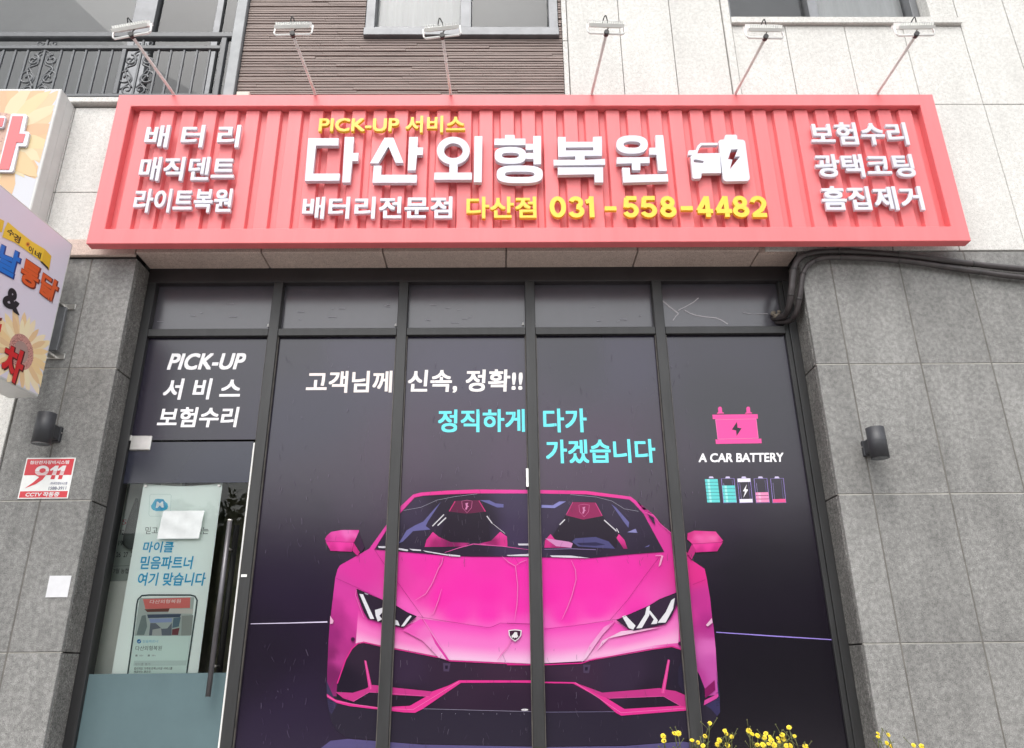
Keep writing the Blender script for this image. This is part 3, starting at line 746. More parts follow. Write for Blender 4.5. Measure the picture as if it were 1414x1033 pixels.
for x, y in ((546,448.5),(561,449),(722,447),(738,446),(370,449),(737.5,448)):
    pr.poly([(x-1.5,y+2),(x+1.5,y+2),(x+1,y-2),(x-.5,y-1.5)], (220,218,215))
pr.done('film_scratch', MT['film_print'], SF)
# printed window film, pane by pane; sky reflection painted into the paler top samples
BGS = [(400,480,(44,44,60)),(800,480,(44,44,60)),(640,640,(64,44,72)),(450,700,(48,40,60)),(350,900,(42,37,52)),(400,1015,(54,48,70)),(1000,550,(38,38,50)),
       (1050,800,(34,30,42)),(1080,950,(30,29,36)),(500,480,(62,64,84)),(650,480,(66,68,88)),(860,480,(62,64,84)),(1000,470,(52,53,66)),(300,480,(52,53,68)),(900,650,(56,42,64)),(700,1015,(46,40,58)),(420,560,(46,46,70)),(540,940,(46,38,54)),(980,700,(48,36,58)),(470,690,(60,46,70)),(700,650,(74,48,80)),(850,650,(72,46,78)),(560,660,(70,46,76)),(400,800,(46,36,60)),(280,520,(40,40,54)),(560,800,(60,40,66))]
for i in range(2, 10, 2):
    a, b = XP[i]-.004, XP[i+1]+.004
    pf = Print(lambda X, Zv, k: Vector((X/100, GY, 3.3-Zv/100)))
    pts = [(a*100, (3.3-3.06)*100), (b*100, (3.3-3.06)*100), (b*100, (3.3-.02)*100), (a*100, (3.3-.02)*100)]
    sm = []
    for x, y, c in BGS:
        c = (c[0]*1.12, c[1]*.93, c[2]*1.12); q = P(x, y, GY); sm.append((q.x*100, (3.3-q.z)*100, c))
    pf.shaded(pts, sm, step=14, gain=.34)
    pf.done('window_film', MT['film'], SF)
pf = Print(lambda X, Zv, k: Vector((X/100, GY, 3.3-Zv/100)))
pf.shaded([(-253.5,24),(-167,24),(-167,102.2),(-253.5,102.2)], sm, step=14, gain=.34); pf.done('window_film', MT['film'], SF)
# slogans
for s, q, c, off, dil, sh in (('고객님께', (424,513,540.7,541.6), (252,240,236), 0, .024, .0), ('신속, 정확!!', (564,511,721,541.6), (252,246,244), 0, .024, .05),
        ('정직하게', (605.6,566,724,596), (110,228,238), 0, .024, 0), ('다가', (750.8,565,809.3,596.4), (110,228,238), 0, .024, 0), ('가겠습니다', (754.5,607.5,904.2,638.8), (110,228,238), 0, .024, 0),
        ('PICK-UP', (233,488.5,338.3,509.7), (250,248,250), 0, .029, .18), ('서 비 스', (226.7,523.3,331.5,551), (250,248,250), 0, .024, .06), ('보험수리', (219,562.8,328.5,589.5), (250,248,250), 0, .024, .06)):
    pr = Print(proj_g); x0, y0, x1, y1 = q; ym = (y0+y1)/2
    # keep the letters upright on the wall: edges follow the verticals of the facade
    def col(xm, y):
        X = P(xm, ym, GY).x; Zv = P((x0+x1)/2, y, GY).z; return X, Zv
    prW = Print(lambda X, Zv, k: Vector((X/1000, GY-.0005-.0001*k, -Zv/1000)))
    XL, XR = P(x0, ym, GY).x, P(x1, ym, GY).x; ZT, ZB = P((x0+x1)/2, y0, GY).z, P((x0+x1)/2, y1, GY).z
    prW.text(s, [(XL*1000,-ZT*1000),(XR*1000,-ZT*1000),(XR*1000,-ZB*1000),(XL*1000,-ZB*1000)], c, off, dil, sh, gain=.85)
    prW.done('slogan', MT['film_print'], SF)
# battery graphic
def Zb(pts): return [(900+u/5.4385, 540+v/5.4385) for u, v in pts]
pb = Print(proj_g); PK = (255,84,168); BG = (66,62,76); LT = (255,150,205)
pb.poly(Zb([(455,178),(795,174),(797,207),(458,211)]), PK); pb.poly(Zb([(478,214),(784,209),(801,355),(496,361)]), PK)
pb.poly(Zb([(478,364),(822,358),(826,392),(482,397)]), PK)
for dx in (0, 212): pb.poly(Zb([(498+dx,128),(505+dx,118),(520+dx,118),(526+dx,128),(529+dx,160),(541+dx,162),(541+dx,168),(490+dx,170),(490+dx,164),(500+dx,160)]), PK)
pb.poly(Zb([(640,230),(645,275),(675,280),(637,338),(633,296),(601,290)]), BG, gain=.4)
for a, b in (((478,214),(784,209)), ((496,361),(801,355)), ((784,209),(801,355)), ((478,214),(496,361))): pb.stroke(Zb([a, b]), .5, LT)
BAT = [(398,'full'), (522,'three'), (643,'bolt'), (768,'half'), (892,'low')]
pb.done('battery_picture', MT['film_print'], SF)
for x, kind in BAT:
    pb = Print(proj_g)
    q = lambda u, v: Zb([(x+u+ (v-655)*.105, v)])[0]
    W = 96
    pb.poly([q(30,655),(q(35,642)),q(62,642),q(68,655)], (215,205,240))
    out = [q(0,658),q(W,656),q(W,838),q(-2,840)]
    if kind != 'full': pb.stroke(out, .75, (160,140,215), closed=True); pb.stroke([q(14,690),q(14,825)], .5, (150,140,190)); pb.stroke([q(80,670),q(80,825)], .4, (120,110,165))
    if kind in ('full','three'):
        top = 660 if kind == 'full' else 708; n = 7 if kind == 'full' else 5; h = (838-top)/n
        for i in range(n):
            pb.poly([q(0,top+i*h+2),q(W,top+i*h+1),q(W,top+i*h+h-2),q(0,top+i*h+h-1)], (105,215,215)); pb.poly([q(18,top+i*h+2),q(34,top+i*h+2),q(34,top+i*h+h-2),q(18,top+i*h+h-2)], (165,240,236))
    if kind == 'bolt':
        pb.poly([q(0,658),q(W,656),q(W,682),q(0,684)], (245,240,252)); pb.poly([q(0,812),q(W,810),q(W,836),q(0,838)], (245,240,252))
        pb.poly([q(66,700),q(32,752),q(48,754),q(30,800),q(72,740),q(54,736)], (250,248,252))
    if kind == 'half':
        for i in range(3): pb.poly([q(0,762+i*26),q(W,760+i*26),q(W,782+i*26),q(0,784+i*26)], (250,150,195)); pb.poly([q(20,763+i*26),q(36,763+i*26),q(36,782+i*26),q(20,782+i*26)], (255,190,220))
    if kind == 'low': pb.poly([q(0,812),q(W,810),q(W,836),q(0,838)], (240,90,150))
    pb.done('charge_icon', MT['film_print'], SF)
pb = Print(proj_g)
pb.text('A CAR BATTERY', [(965.5,626.5),(1081.5,625.5),(1082,637.5),(965,638)], (248,246,250), 0, .026, gain=.85)
pb.done('caption', MT['film_print'], SF)
# the sports car print
def q1(p): return [(420+u/2.3567, 640+v/2.3567) for u, v in p]
def q2(p): return [(430+u/4.5613, 660+v/4.5613) for u, v in p]
def q3(p): return [(700+u/4.5613, 660+v/4.5613) for u, v in p]
def q4(p): return [(430+u/4.5613, 830+v/4.5613) for u, v in p]
def q5(p): return [(700+u/4.5613, 830+v/4.5613) for u, v in p]
cb = Print(proj_g, .82)
body = q2([(365,445),(480,285),(550,190),(640,105),(690,92),(850,80),(1040,73)]) + q3([(205,76),(500,82),(780,118),(815,145),(868,212),(925,233),(965,285),(1055,362),(1140,478),(1160,515),(1245,572),(1258,630),(1280,760),(1295,905)]) \
     + q5([(1300,150),(1315,300),(1322,430),(1335,580),(1322,612),(1245,655),(1160,690),(720,722),(560,700),(0,700)]) + q4([(1200,700),(900,700),(652,704),(430,684),(235,662),(150,640),(97,600),(100,430),(108,250),(118,100)]) + q2([(122,870),(135,760),(150,630),(165,575),(180,550),(280,495)])
smp = []
def sm1(l):
    for u, v, c in l:
        (x, y), = q1([(u, v)]); smp.append((x, y, c))
sm1([(520,400,(255,52,182)),(900,400,(255,52,182)),(420,330,(252,54,178)),(450,430,(255,52,182)),(600,420,(255,50,182)),(800,420,(255,50,182)),(700,360,(255,50,181)),(900,320,(252,52,178)),(800,320,(252,52,178)),(980,400,(255,54,182)),(1060,330,(248,54,176)),(600,490,(255,58,186)),(850,490,(255,60,186)),(500,480,(255,62,188)),(950,470,(255,60,186)),(640,565,(255,118,206)),(740,580,(255,130,212)),(820,590,(255,150,216)),(560,585,(255,140,214)),(520,625,(255,190,234)),(640,632,(255,205,240)),(760,640,(255,205,240)),(860,632,(255,195,236)),(440,615,(255,180,228)),(370,545,(255,140,212)),(300,560,(255,110,200)),(1050,620,(255,170,226)),(1140,520,(252,100,196)),(380,410,(248,70,180)),(330,380,(240,66,174)),(700,460,(255,56,184)),(600,320,(250,54,178)),(380,330,(246,56,176)),(180,340,(232,58,168)),(120,420,(222,66,168)),(100,560,(160,44,124)),(92,680,(128,38,100)),(92,620,(140,40,108)),(110,500,(186,52,140)),(130,600,(186,54,140)),(100,460,(200,56,150)),(1325,540,(190,60,150)),(1310,520,(186,50,142)),(1325,650,(206,90,176)),
     (620,600,(255,172,226)),(700,645,(255,200,238)),(820,640,(255,190,234)),(540,620,(255,160,222)),(400,585,(255,190,232)),(330,555,(255,150,214)),(470,560,(252,105,198)),(250,540,(240,80,182)),(600,545,(255,98,202)),(800,560,(255,104,204)),(700,540,(255,90,200)),
     (1000,595,(255,186,232)),(1100,570,(255,170,226)),(930,600,(255,150,218)),(1180,545,(244,80,180)),(960,545,(255,118,206)),(1300,450,(205,56,152)),(1320,600,(226,112,194)),(1332,690,(204,90,176)),(1280,350,(236,52,148)),(1170,240,(226,58,160)),(500,90,(250,58,160)),(900,90,(250,58,160)),
     (150,560,(200,58,150)),(200,520,(232,70,174)),(160,470,(230,68,172)),(1080,480,(252,62,182)),(1130,300,(236,56,164)),(320,480,(255,100,200)),(1245,500,(226,66,166)),(115,640,(196,64,150)),(1290,700,(196,70,160))])
cb.shaded(body, smp, step=7)
cb.band(q1([(388,506),(460,516),(600,533),(640,520),(740,521),(790,536),(880,526),(1000,512)]), q1([(474,643),(540,648),(640,655),(740,657),(820,655),(905,643)]), [(255,84,196),(255,128,212),(255,206,240)])
cb.band(q1([(176,478),(215,512),(260,524),(320,532),(352,520),(386,506)]), q1([(168,585),(230,597),(300,610),(400,630),(472,643)]), [(238,74,176),(255,128,206),(255,190,230)])
cb.band(q1([(1002,512),(1040,532),(1070,544),(1150,524),(1200,492),(1222,450)]), q1([(905,643),(960,628),(1040,612),(1140,592),(1218,584)]), [(248,84,188),(255,132,210),(255,188,230)])
CAR = cb.done('car_print', MT['film_print'], SF)
K0 = 4
def carpart(name, fn):
    p = Print(lambda px, py, k: P(px, py, GY-.00006*(k+K0)-.0005), .78); fn(p); globals().__setitem__('K0', K0+int(p.k)+2); return p.done(name, MT['film_print'], CAR)
DK = (54,42,62); DP = (44,32,54); LI = (110,20,80)
def f_shadow(p):
    p.poly(q4([(97,600),(112,700),(125,760),(160,815),(220,858),(600,893),(1000,905),(1400,914)])+q5([(250,916),(750,908),(1100,880),(1250,830),(1320,740),(1340,640),(1330,590),(1245,600),(0,600)])+q4([(1000,600),(300,600)]), (50,44,60))
    p.poly(q4([(95,500),(98,600),(112,690),(126,715),(160,650)]), (66,60,92)); p.poly(q5([(1318,430),(1340,600),(1342,700),(1325,725),(1285,680),(1240,650),(1330,600)]), (62,57,96))
    for i in range(6): p.stroke(q5([(1318,660-i*16),(1341,655-i*16)]), .6, (44,40,62)); p.stroke(q4([(98,610+i*14),(135,622+i*14)]), .6, (44,40,62))
    # lit floor before the car
    p.poly(q4([(60,926),(120,880),(230,868),(430,884),(700,905),(1400,918),(1400,930)]), (98,90,138)); p.poly(q5([(230,930),(240,920),(750,913),(1100,885),(1180,895),(1190,930)]), (96,88,134))
carpart('underbody_shadow', f_shadow)
def f_grille(p):
    p.shaded(q4([(158,580),(163,520),(215,370),(255,300),(290,272),(330,264),(440,288),(800,358),(870,380),(1390,405)])+q5([(0,405),(240,406),(470,396),(530,376),(900,310),(1040,290),(1100,310),(1160,370),(1215,470),(1250,560),(1245,625),(1160,670),(720,716),(560,690),(0,697)])+q4([(1200,697),(690,680),(640,700),(430,672),(235,645),(160,610)]), [(470,940,(40,32,48)),(500,900,(56,42,60)),(560,930,(62,46,70)),(620,925,(58,42,62)),(700,925,(66,44,66)),(700,970,(54,38,58)),(800,925,(66,46,68)),(860,930,(60,46,68)),(930,905,(50,40,58)),(955,930,(42,36,52)),(900,970,(44,34,50)),(560,965,(44,34,50)),(780,970,(50,36,56))], step=9)
    for k in range(2):
        c = [(850,418),(500,428)][k]; Q = (q4, q5)[k]
        p.poly(Q([(c[0]-20,c[1]-28),(c[0]+26,c[1]-26),(c[0]+16,c[1]+26),(c[0]-18,c[1]+24)]), (84,68,96)); p.poly(Q([(c[0]-8,c[1]-12),(c[0]+10,c[1]-12),(c[0]+8,c[1]+10),(c[0]-8,c[1]+10)]), DP)
    p.poly(q5([(1080,420),(1110,370),(1140,440),(1150,560),(1110,580),(1080,520)]), (50,44,66))
    p.stroke(q4([(690,678),(1050,688),(1400,697)]), .5, (170,165,190)); p.stroke(q5([(245,700),(680,697)]), .45, (150,140,180))
    for i in range(7): p.ellipse((610+i*19, 985.5+i*.1), .5, .4, (190,185,205), 8)
    p.ellipse((724.6,980.2), 4.8, 1.4, (250,246,252))
carpart('grille', f_grille)
def f_blades(p):
    p.poly(q4([(97,585),(150,620),(260,648),(430,670),(620,660),(720,603),(760,570),(865,532),(930,499),(1400,500),(1400,513),(942,515),(700,680),(652,704),(580,701),(430,684),(240,662),(160,642),(100,606)]), (244,62,158))
    p.stroke(q4([(100,598),(160,632),(430,675),(640,684),(930,506)]), .45, (255,150,205))
    p.poly(q4([(152,573),(260,578),(340,553),(385,528),(430,533),(520,545),(762,570),(740,602),(500,590),(430,577),(365,575),(265,634),(200,612)]), (214,62,146)); p.stroke(q4([(265,632),(365,574),(430,577),(740,601)]), .5, (255,110,190))
    p.poly(q4([(333,373),(346,376),(384,553),(362,558)]), (236,70,160)); p.stroke(q4([(340,375),(374,556)]), .4, (255,150,205))
    p.poly(q5([(0,502),(240,508),(430,511),(470,533),(610,600),(740,680),(1160,655),(1160,687),(720,722),(690,706),(570,604),(418,520),(240,517),(0,513)]), (240,60,156))
    p.stroke(q5([(430,514),(720,704),(1160,672)]), .45, (255,150,205))
    p.poly(q5([(455,523),(600,577),(800,562),(960,548),(1000,558),(1060,566),(1150,603),(1155,662),(1095,662),(985,600),(640,614),(590,597)]), (208,60,142)); p.stroke(q5([(640,613),(985,600),(1095,661)]), .5, (255,110,190))
    p.poly(q5([(1013,368),(1027,372),(994,582),(970,579)]), (236,70,160)); p.stroke(q5([(1020,370),(982,580)]), .4, (255,150,205))
    p.poly(q5([(1245,625),(1330,583),(1332,600),(1320,614),(1240,657)]), (226,80,170)); p.poly(q5([(1245,555),(1308,498),(1312,560),(1250,612)]), (140,30,100))
    p.stroke(q4([(163,520),(215,370),(255,300),(290,268),(330,259),(440,284),(800,354),(870,376),(1390,400)]), 1.6, (234,52,150)); p.stroke(q5([(0,400),(240,401),(470,391),(530,371),(900,305),(1040,285),(1100,305),(1130,350)]), 1.6, (234,52,150))
    p.stroke(q4([(290,262),(440,280),(800,350),(870,372),(1390,396)]), .35, (120,24,90)); p.stroke(q5([(0,396),(240,397),(470,387),(900,301)]), .35, (120,24,90))
carpart('bumper_blade', f_blades)
def f_glass(p):
    p.shaded(q2([(398,450),(480,318),(555,228),(650,124),(705,112),(850,104),(1040,97)])+q3([(205,98),(500,103),(770,136),(800,160),(860,225),(990,465),(760,482),(530,505),(380,502),(220,499)])+q2([(1370,497),(1000,495),(860,490),(550,462)]), [(560,700,(64,52,78)),(540,740,(50,40,62)),(620,690,(44,32,52)),(660,720,(40,28,48)),(715,690,(72,60,90)),(715,740,(66,52,84)),(760,700,(66,54,80)),(800,745,(46,34,58)),(860,700,(60,48,72)),(900,755,(48,38,58)),(880,730,(54,42,66)),(640,765,(48,34,56))], step=8)
    p.poly(q2([(900,145),(1055,140),(1105,215),(1130,400),(800,400),(860,215)]), (40,28,46)); p.poly(q3([(415,150),(555,153),(605,240),(700,360),(690,440),(300,440),(290,360),(370,235)]), (42,30,48))
    p.poly(q2([(900,145),(1055,140),(1100,212),(980,225),(865,212)]), (104,26,70)); 
    for a, b in (((905,148),(868,210)), ((1055,143),(1096,212))): p.stroke(q2([a,b]), 1.3, (222,50,130))
    p.poly(q3([(415,152),(555,155),(600,240),(480,262),(370,235)]), (158,36,96))
    for a, b in (((415,153),(374,232)), ((557,157),(600,238))): p.stroke(q3([a,b]), .9, (235,70,150))
    for Q, cx, cy in ((q2,980,180),(q3,486,205)):
        p.stroke(Q([(cx-33,cy-34),(cx,cy-40),(cx+33,cy-34),(cx+28,cy+8),(cx,cy+40),(cx-28,cy+8)]), .5, (232,120,175), closed=True)
        p.poly(Q([(cx-10,cy-20),(cx+8,cy-24),(cx+2,cy-8),(cx+12,cy),(cx+4,cy+4),(cx-2,cy+20),(cx-12,cy+18),(cx-6,cy)]), (230,140,190))
    p.shaded(q2([(765,340),(725,390),(713,435),(960,432),(1000,410),(880,405),(800,370)]), [(597,736,(236,60,156)),(590,748,(220,50,144)),(600,752,(170,36,112)),(625,752,(140,30,96)),(645,751,(190,50,130))], step=3); p.shaded(q2([(1190,338),(1130,398),(1040,418),(1235,432),(1232,370)]), [(692,736,(240,64,160)),(698,750,(226,54,148)),(680,750,(160,34,106)),(662,752,(200,52,136))], step=3)
    p.stroke(q2([(840,470),(930,440),(1020,416),(1200,430),(1370,452)]), [.5,1,1.4,1,.5], (236,96,176))
    for a, b, wd in (((762,304),(835,230),1.4), ((795,300),(848,250),1.6), ((1105,240),(1138,285),1.4), ((1138,285),(1220,350),.5)): p.stroke(q2([a,b]), wd, (236,232,240))
    for a, b, wd in (((332,295),(365,262),1.5), ((612,265),(690,335),1.4), ((690,318),(705,345),1.0)): p.stroke(q3([a,b]), wd, (236,232,240))
    BL = (112,108,168)
    p.poly(q2([(815,152),(770,200),(705,275),(650,300),(600,330),(550,412),(575,402),(640,335),(750,325),(720,303),(735,272)]), BL)
    p.poly(q2([(1060,140),(1120,140),(1160,160),(1210,165),(1210,186),(1170,186),(1110,160)]), BL); p.poly(q3([(218,170),(290,172),(330,148),(372,148),(300,190),(218,188)]), (150,148,215))
    p.poly(q3([(658,165),(690,190),(770,280),(765,314),(735,275)]), BL); p.poly(q3([(758,342),(810,320),(822,346)]), (150,145,205)); p.poly(q3([(865,438),(900,420),(893,432)]), BL)
    p.shaded(q3([(275,353),(240,392),(236,440),(405,440),(385,425),(300,385)]), [(760,738,(244,66,160)),(753,750,(222,50,144)),(770,754,(180,40,120)),(784,756,(150,34,104))], step=3); p.shaded(q3([(705,353),(740,390),(759,446),(735,446),(690,378)]), [(855,738,(244,66,160)),(864,748,(226,52,148)),(862,757,(170,36,112))], step=3)
    p.poly(q3([(410,402),(430,380),(560,372),(640,400),(682,446),(540,438),(450,432)]), (84,80,132)); p.poly(q3([(440,410),(560,405),(620,420),(560,428),(460,424)]), (50,44,84))
    p.poly(q3([(240,380),(390,402),(415,412),(405,440),(310,430)]), (226,150,206)); p.stroke(q3([(235,450),(400,446),(560,452)]), .8, (150,130,180))
    WH = (232,228,240)
    for l in ([(420,430),(475,430),(475,443),(425,441)], [(545,440),(610,452),(606,462),(548,452)], [(615,446),(690,452),(690,460),(640,458)], [(700,456),(860,482),(860,490),(720,466)], [(860,480),(937,488),(937,497),(866,492)], [(1300,414),(1376,415),(1376,425),(1306,425)], [(1228,486),(1376,478),(1376,493),(1240,492)]): p.poly(q2(l), WH)
    p.poly(q3([(70,414),(150,413),(150,424),(76,424)]), WH); p.poly(q3([(270,488),(400,489),(524,505),(400,503),(284,498)]), WH)
    p.stroke(q2([(580,205),(690,185),(790,140),(900,118),(1045,100)]), .4, (190,186,205)); p.stroke(q3([(400,105),(560,120),(660,145),(740,195),(830,210)]), .4, (190,186,205))
    p.stroke(q2([(398,450),(480,318),(555,228),(650,124),(705,112),(850,104),(1040,97)]), .5, (150,30,100))
carpart('windscreen', f_glass)
def f_mirror_l(p):
    p.shaded(q2([(85,385),(98,362),(125,340),(190,328),(300,328),(297,365),(265,408),(95,402)]), [(450,742,(210,50,150)),(462,736,(246,80,180)),(480,736,(255,120,205)),(490,738,(255,110,198)),(470,746,(240,64,170)),(488,747,(222,50,150)),(492,733,(236,60,166))], step=2)
    p.shaded(q2([(88,398),(265,405),(255,465),(120,459)]), [(452,750,(236,52,160)),(470,752,(255,66,178)),(485,752,(250,60,172)),(460,759,(216,44,146)),(482,761,(200,40,134))], step=2); p.stroke(q2([(88,399),(265,406)]), .45, (120,24,90))
    p.poly(q2([(266,408),(305,468),(290,492),(258,458)]), (216,44,140)); p.poly(q2([(298,340),(335,440),(315,470),(268,408)]), (64,34,66))
def f_mirror_r(p):
    p.shaded(q3([(1138,348),(1180,332),(1315,338),(1362,395),(1348,406),(1168,416),(1135,386)]), [(952,738,(222,52,140)),(965,734,(240,62,154)),(985,735,(246,70,160)),(965,743,(255,104,184)),(985,744,(255,120,190)),(996,746,(226,54,146)),(960,750,(240,66,156)),(985,750,(246,72,160))], step=2)
    p.shaded(q3([(1168,416),(1360,404),(1325,462),(1190,469)]), [(960,754,(250,64,166)),(980,753,(255,66,170)),(995,750,(232,54,150)),(965,762,(214,44,140)),(988,760,(206,42,134))], step=2); p.stroke(q3([(1168,416),(1358,405)]), .45, (120,24,90)); p.poly(q3([(1165,416),(1192,457),(1164,515),(1136,478)]), (206,48,134))
carpart('mirror', f_mirror_l); carpart('mirror', f_mirror_r)
def f_lines(p):
    for l in (q4([(670,98),(700,103),(900,135),(1120,168),(1150,158),(1190,138),(1390,146)]), q5([(0,138),(160,145)]), q5([(235,177),(430,155),(655,120),(700,115)]), q2([(398,452),(470,560),(560,680),(705,882)]), q3([(958,500),(860,630),(760,770),(650,895)]), q2([(152,630),(220,660),(290,692),(455,772)]), q3([(1170,672),(1250,640)])):
        p.stroke(l, .34, LI)
    p.shaded(q4([(575,185),(690,110),(745,185),(850,370),(800,355),(700,250)]), [(558,870,(250,96,194)),(580,855,(255,84,196)),(592,872,(255,120,206)),(600,890,(255,160,222)),(612,910,(255,190,234))], step=4); p.poly(q4([(745,190),(870,374),(850,368),(780,270)]), (236,70,178))
    p.shaded(q5([(690,118),(600,215),(500,360),(470,385),(520,280),(610,165)]), [(850,857,(255,110,204)),(834,872,(255,160,222)),(820,890,(255,176,228)),(806,912,(255,206,240))], step=4); p.shaded(q5([(720,190),(870,175),(1000,160),(640,235),(560,320),(600,250)]), [(860,872,(255,206,238)),(890,868,(255,190,230)),(915,866,(255,140,212)),(835,884,(255,196,234)),(824,898,(255,170,226))], step=4)
    p.stroke(q2([(285,695),(278,740),(300,800),(330,880)]), .8, (255,120,200)); p.stroke(q3([(935,490),(975,488)]), 1.2, (255,150,210)); p.poly(q3([(972,488),(985,490),(970,545),(955,560)]), (250,170,212))
    p.poly(q4([(118,92),(140,125),(135,140),(118,145)]), (246,190,222)); p.poly(q5([(1253,152),(1290,108),(1296,135),(1266,160)]), (246,200,228))
    p.ellipse((487.3,882.8), 3, 3, (110,40,90)); p.ellipse((487.3,882.8), 1.8, 1.8, (60,34,64)); p.ellipse((939.3,888.8), 3, 3, (110,40,90)); p.ellipse((939.3,888.8), 1.8, 1.8, (60,34,64))
    p.poly(q3([(885,225),(925,250),(935,298),(915,275)]), (60,36,66)); p.stroke(q3([(870,216),(925,236),(965,288),(1055,365)]), .6, (255,110,190))
    cr = (255,128,204)
    for l in (q2([(830,500),(820,540),(800,570),(780,620),(755,675),(720,730),(655,770)]), q2([(1200,492),(1240,530),(1285,555),(1300,680),(1295,800),(1278,905)]), q2([(1360,515),(1320,530),(1288,552)]), q3([(405,518),(432,580),(436,640),(410,740),(380,820),(345,893)]), q4([(1265,190),(1258,240),(1235,290),(1200,330),(1172,372)]), q2([(820,700),(800,770),(770,850),(740,870)])):
        p.stroke(l, [.5]+[1.1]*(len(l)-2)+[.4], cr)
carpart('body_crease', f_lines)
def f_hl(p):
    p.poly(q2([(283,698),(455,773),(535,806)])+q4([(600,70),(664,97),(620,135),(577,168),(520,155),(450,137),(355,110),(330,70)])+q2([(298,760)]), (52,40,58))
    W = (244,242,250)
    for l in ([(302,730),(325,733),(396,888),(370,888)], [(400,832),(455,815),(452,840),(428,868),(446,890),(418,905),(405,868)]): p.poly(q2(l), W)
    p.poly(q4([(518,112),(545,125),(556,155),(528,150)]), W); p.poly(q4([(565,160),(600,110),(622,90),(632,96),(585,158)]), W); p.poly(q2([(335,720),(362,730),(355,738),(335,730)]), (170,160,180))
    p.stroke(q2([(283,698),(455,773),(535,806)])+q4([(600,70),(664,97)]), .5, (20,14,24))
def f_hr(p):
    p.poly(q5([(690,120),(780,80),(895,30)])+q3([(960,765),(1070,722),(1079,745)])+q5([(1070,20),(1035,100),(1000,143),(900,168),(800,187),(765,175)]), (60,44,66))
    W = (246,244,250)
    for l in ([(725,97),(747,90),(810,155),(795,180),(768,170)], [(815,172),(870,85),(880,40),(900,28),(896,90),(850,170)], [(888,66),(902,60),(950,120),(944,143),(908,146),(925,115)], [(948,138),(1000,70),(1035,-5),(1058,-20),(1046,50),(1000,135)]): p.poly(q5(l), W)
    p.stroke(q5([(690,120),(780,80),(895,30)])+q3([(960,765),(1070,722)]), .5, (20,14,24))
carpart('headlight', f_hl); carpart('headlight', f_hr)
def f_badge(p):
    c = (711.2,877.3)
    sh = [(-9.2,-7),(-4,-7.8),(0,-8.2),(4,-7.8),(9.2,-7),(8.6,0),(5,5),(0,8.6),(-5,5),(-8.6,0)]
    p.poly([(c[0]+u, c[1]+v) for u, v in sh], (250,244,250)); p.poly([(c[0]+u*.84, c[1]+v*.84) for u, v in sh], (74,40,66))
    p.poly([(c[0]+u, c[1]+v) for u, v in [(-4,3.5),(-5,1),(-2.5,-1.5),(-.5,-4.5),(3,-4),(3.2,-1),(4.5,2),(2.5,2.5),(3,4),(.5,3),(-1,4.5),(-2,2.5)]], (250,246,250))
carpart('badge', f_badge)
pr = Print(proj_g); pr.stroke([(346,861.5),(400,860.3),(452,858.8)], [.8,1.2,1.6], (225,215,240)); pr.stroke([(989,873),(1070,878.5),(1153,883.6)], [1.1,1.5,1.2], (160,140,225))
pr.done('horizon_line', MT['film_print'], SF)
# wear: thin rubs in the film
random.seed(11); pr = Print(lambda px, py, k: P(px, py, GY-.0125-.000002*k))
def inpane(px, py):
    X = P(px, py, GY).x; return any(XP[i]+.02 < X < XP[i+1]-.02 for i in range(2, 10, 2))
for _ in range(620):
    t = random.random()
    if t < .35: x, y = random.uniform(350,960), random.uniform(885,1030)
    elif t < .8: x, y = random.gauss(random.choice((440,560,620,700,800,900)), 45), random.uniform(645,775)
    else: x, y = random.uniform(350,1080), random.uniform(480,650)
    if not inpane(x, y) or x > 985: continue
    L_ = random.uniform(2,10); a = random.gauss(0,.28); pts = [(x,y),(x+math.sin(a)*L_*.5+random.uniform(-.6,.6),y+L_*.5),(x+math.sin(a)*L_,y+L_)]
    g = random.choice((70,80,94,112)); pr.stroke(pts, random.uniform(.18,.42), (g, g-10, g+8))
pr.done('film_rub', MT['film_print'], SF)
# small tags on the frame
bm = BM(); a = P(729,659,.198); box(bm, a.x-.012, a.x+.004, .1965, .1985, a.z-.065, a.z+.06); finish('door_tag', bm, MT['white_metal'], SF)
bm = BM(); a = P(337,795,.198); box(bm, a.x-.018, a.x+.018, .1965, .1985, a.z-.008, a.z+.008); finish('frame_sticker', bm, MT['white_metal'], SF)
bm = BM(); a = P(1068,440,GY)
for i in range(9):
    c = Vector((a.x+.03+random.uniform(-.03,.03), GY-.01+random.uniform(-.02,.01), a.z+random.uniform(-.04,.05)))
    bmesh.ops.create_icosphere(bm, subdivisions=2, radius=random.uniform(.012,.022), matrix=Matrix.Translation(c))
finish('sealing_foam', bm, MT['foam'], SF)

# ------------------------------------------------------------------ glass door
DZ = 2.262
GD = thing('glass_door', (-2.53, GY, 0), 'frameless glass door with long bar handle and a frosted lower band', 'door')
dx0, dx1 = -2.531, -1.694
bm = BM(); quad(bm, [(dx0,GY,.01),(dx1,GY,.01),(dx1,GY,DZ),(dx0,GY,DZ)]); finish('door_pane', bm, MT['glass'], GD)
pf = Print(lambda X, Zv, k: Vector((X/100, GY-.0056, 3.3-Zv/100)))
pf.shaded([(dx0*100,(3.3-DZ)*100),(dx1*100,(3.3-DZ)*100),(dx1*100,(3.3-1.977)*100),(dx0*100,(3.3-1.977)*100)], [(-253,104,(50,52,72)),(-170,130,(54,56,80))], step=20, gain=.4); pf.done('tinted_band', MT['film'], GD)
bm = BM(); quad(bm, [(dx0,GY-.0056,.01),(dx1,GY-.0056,.01),(dx1,GY-.0056,.792),(dx0,GY-.0056,.792)]); finish('frosted_band', bm, MT['frost'], GD)
bm = BM(); box(bm, dx1+.0005, dx1+.012, GY-.012, GY+.006, .01, DZ-.01, .002); finish('edge_strip', bm, MT['white_metal'], GD)
bm = BM()
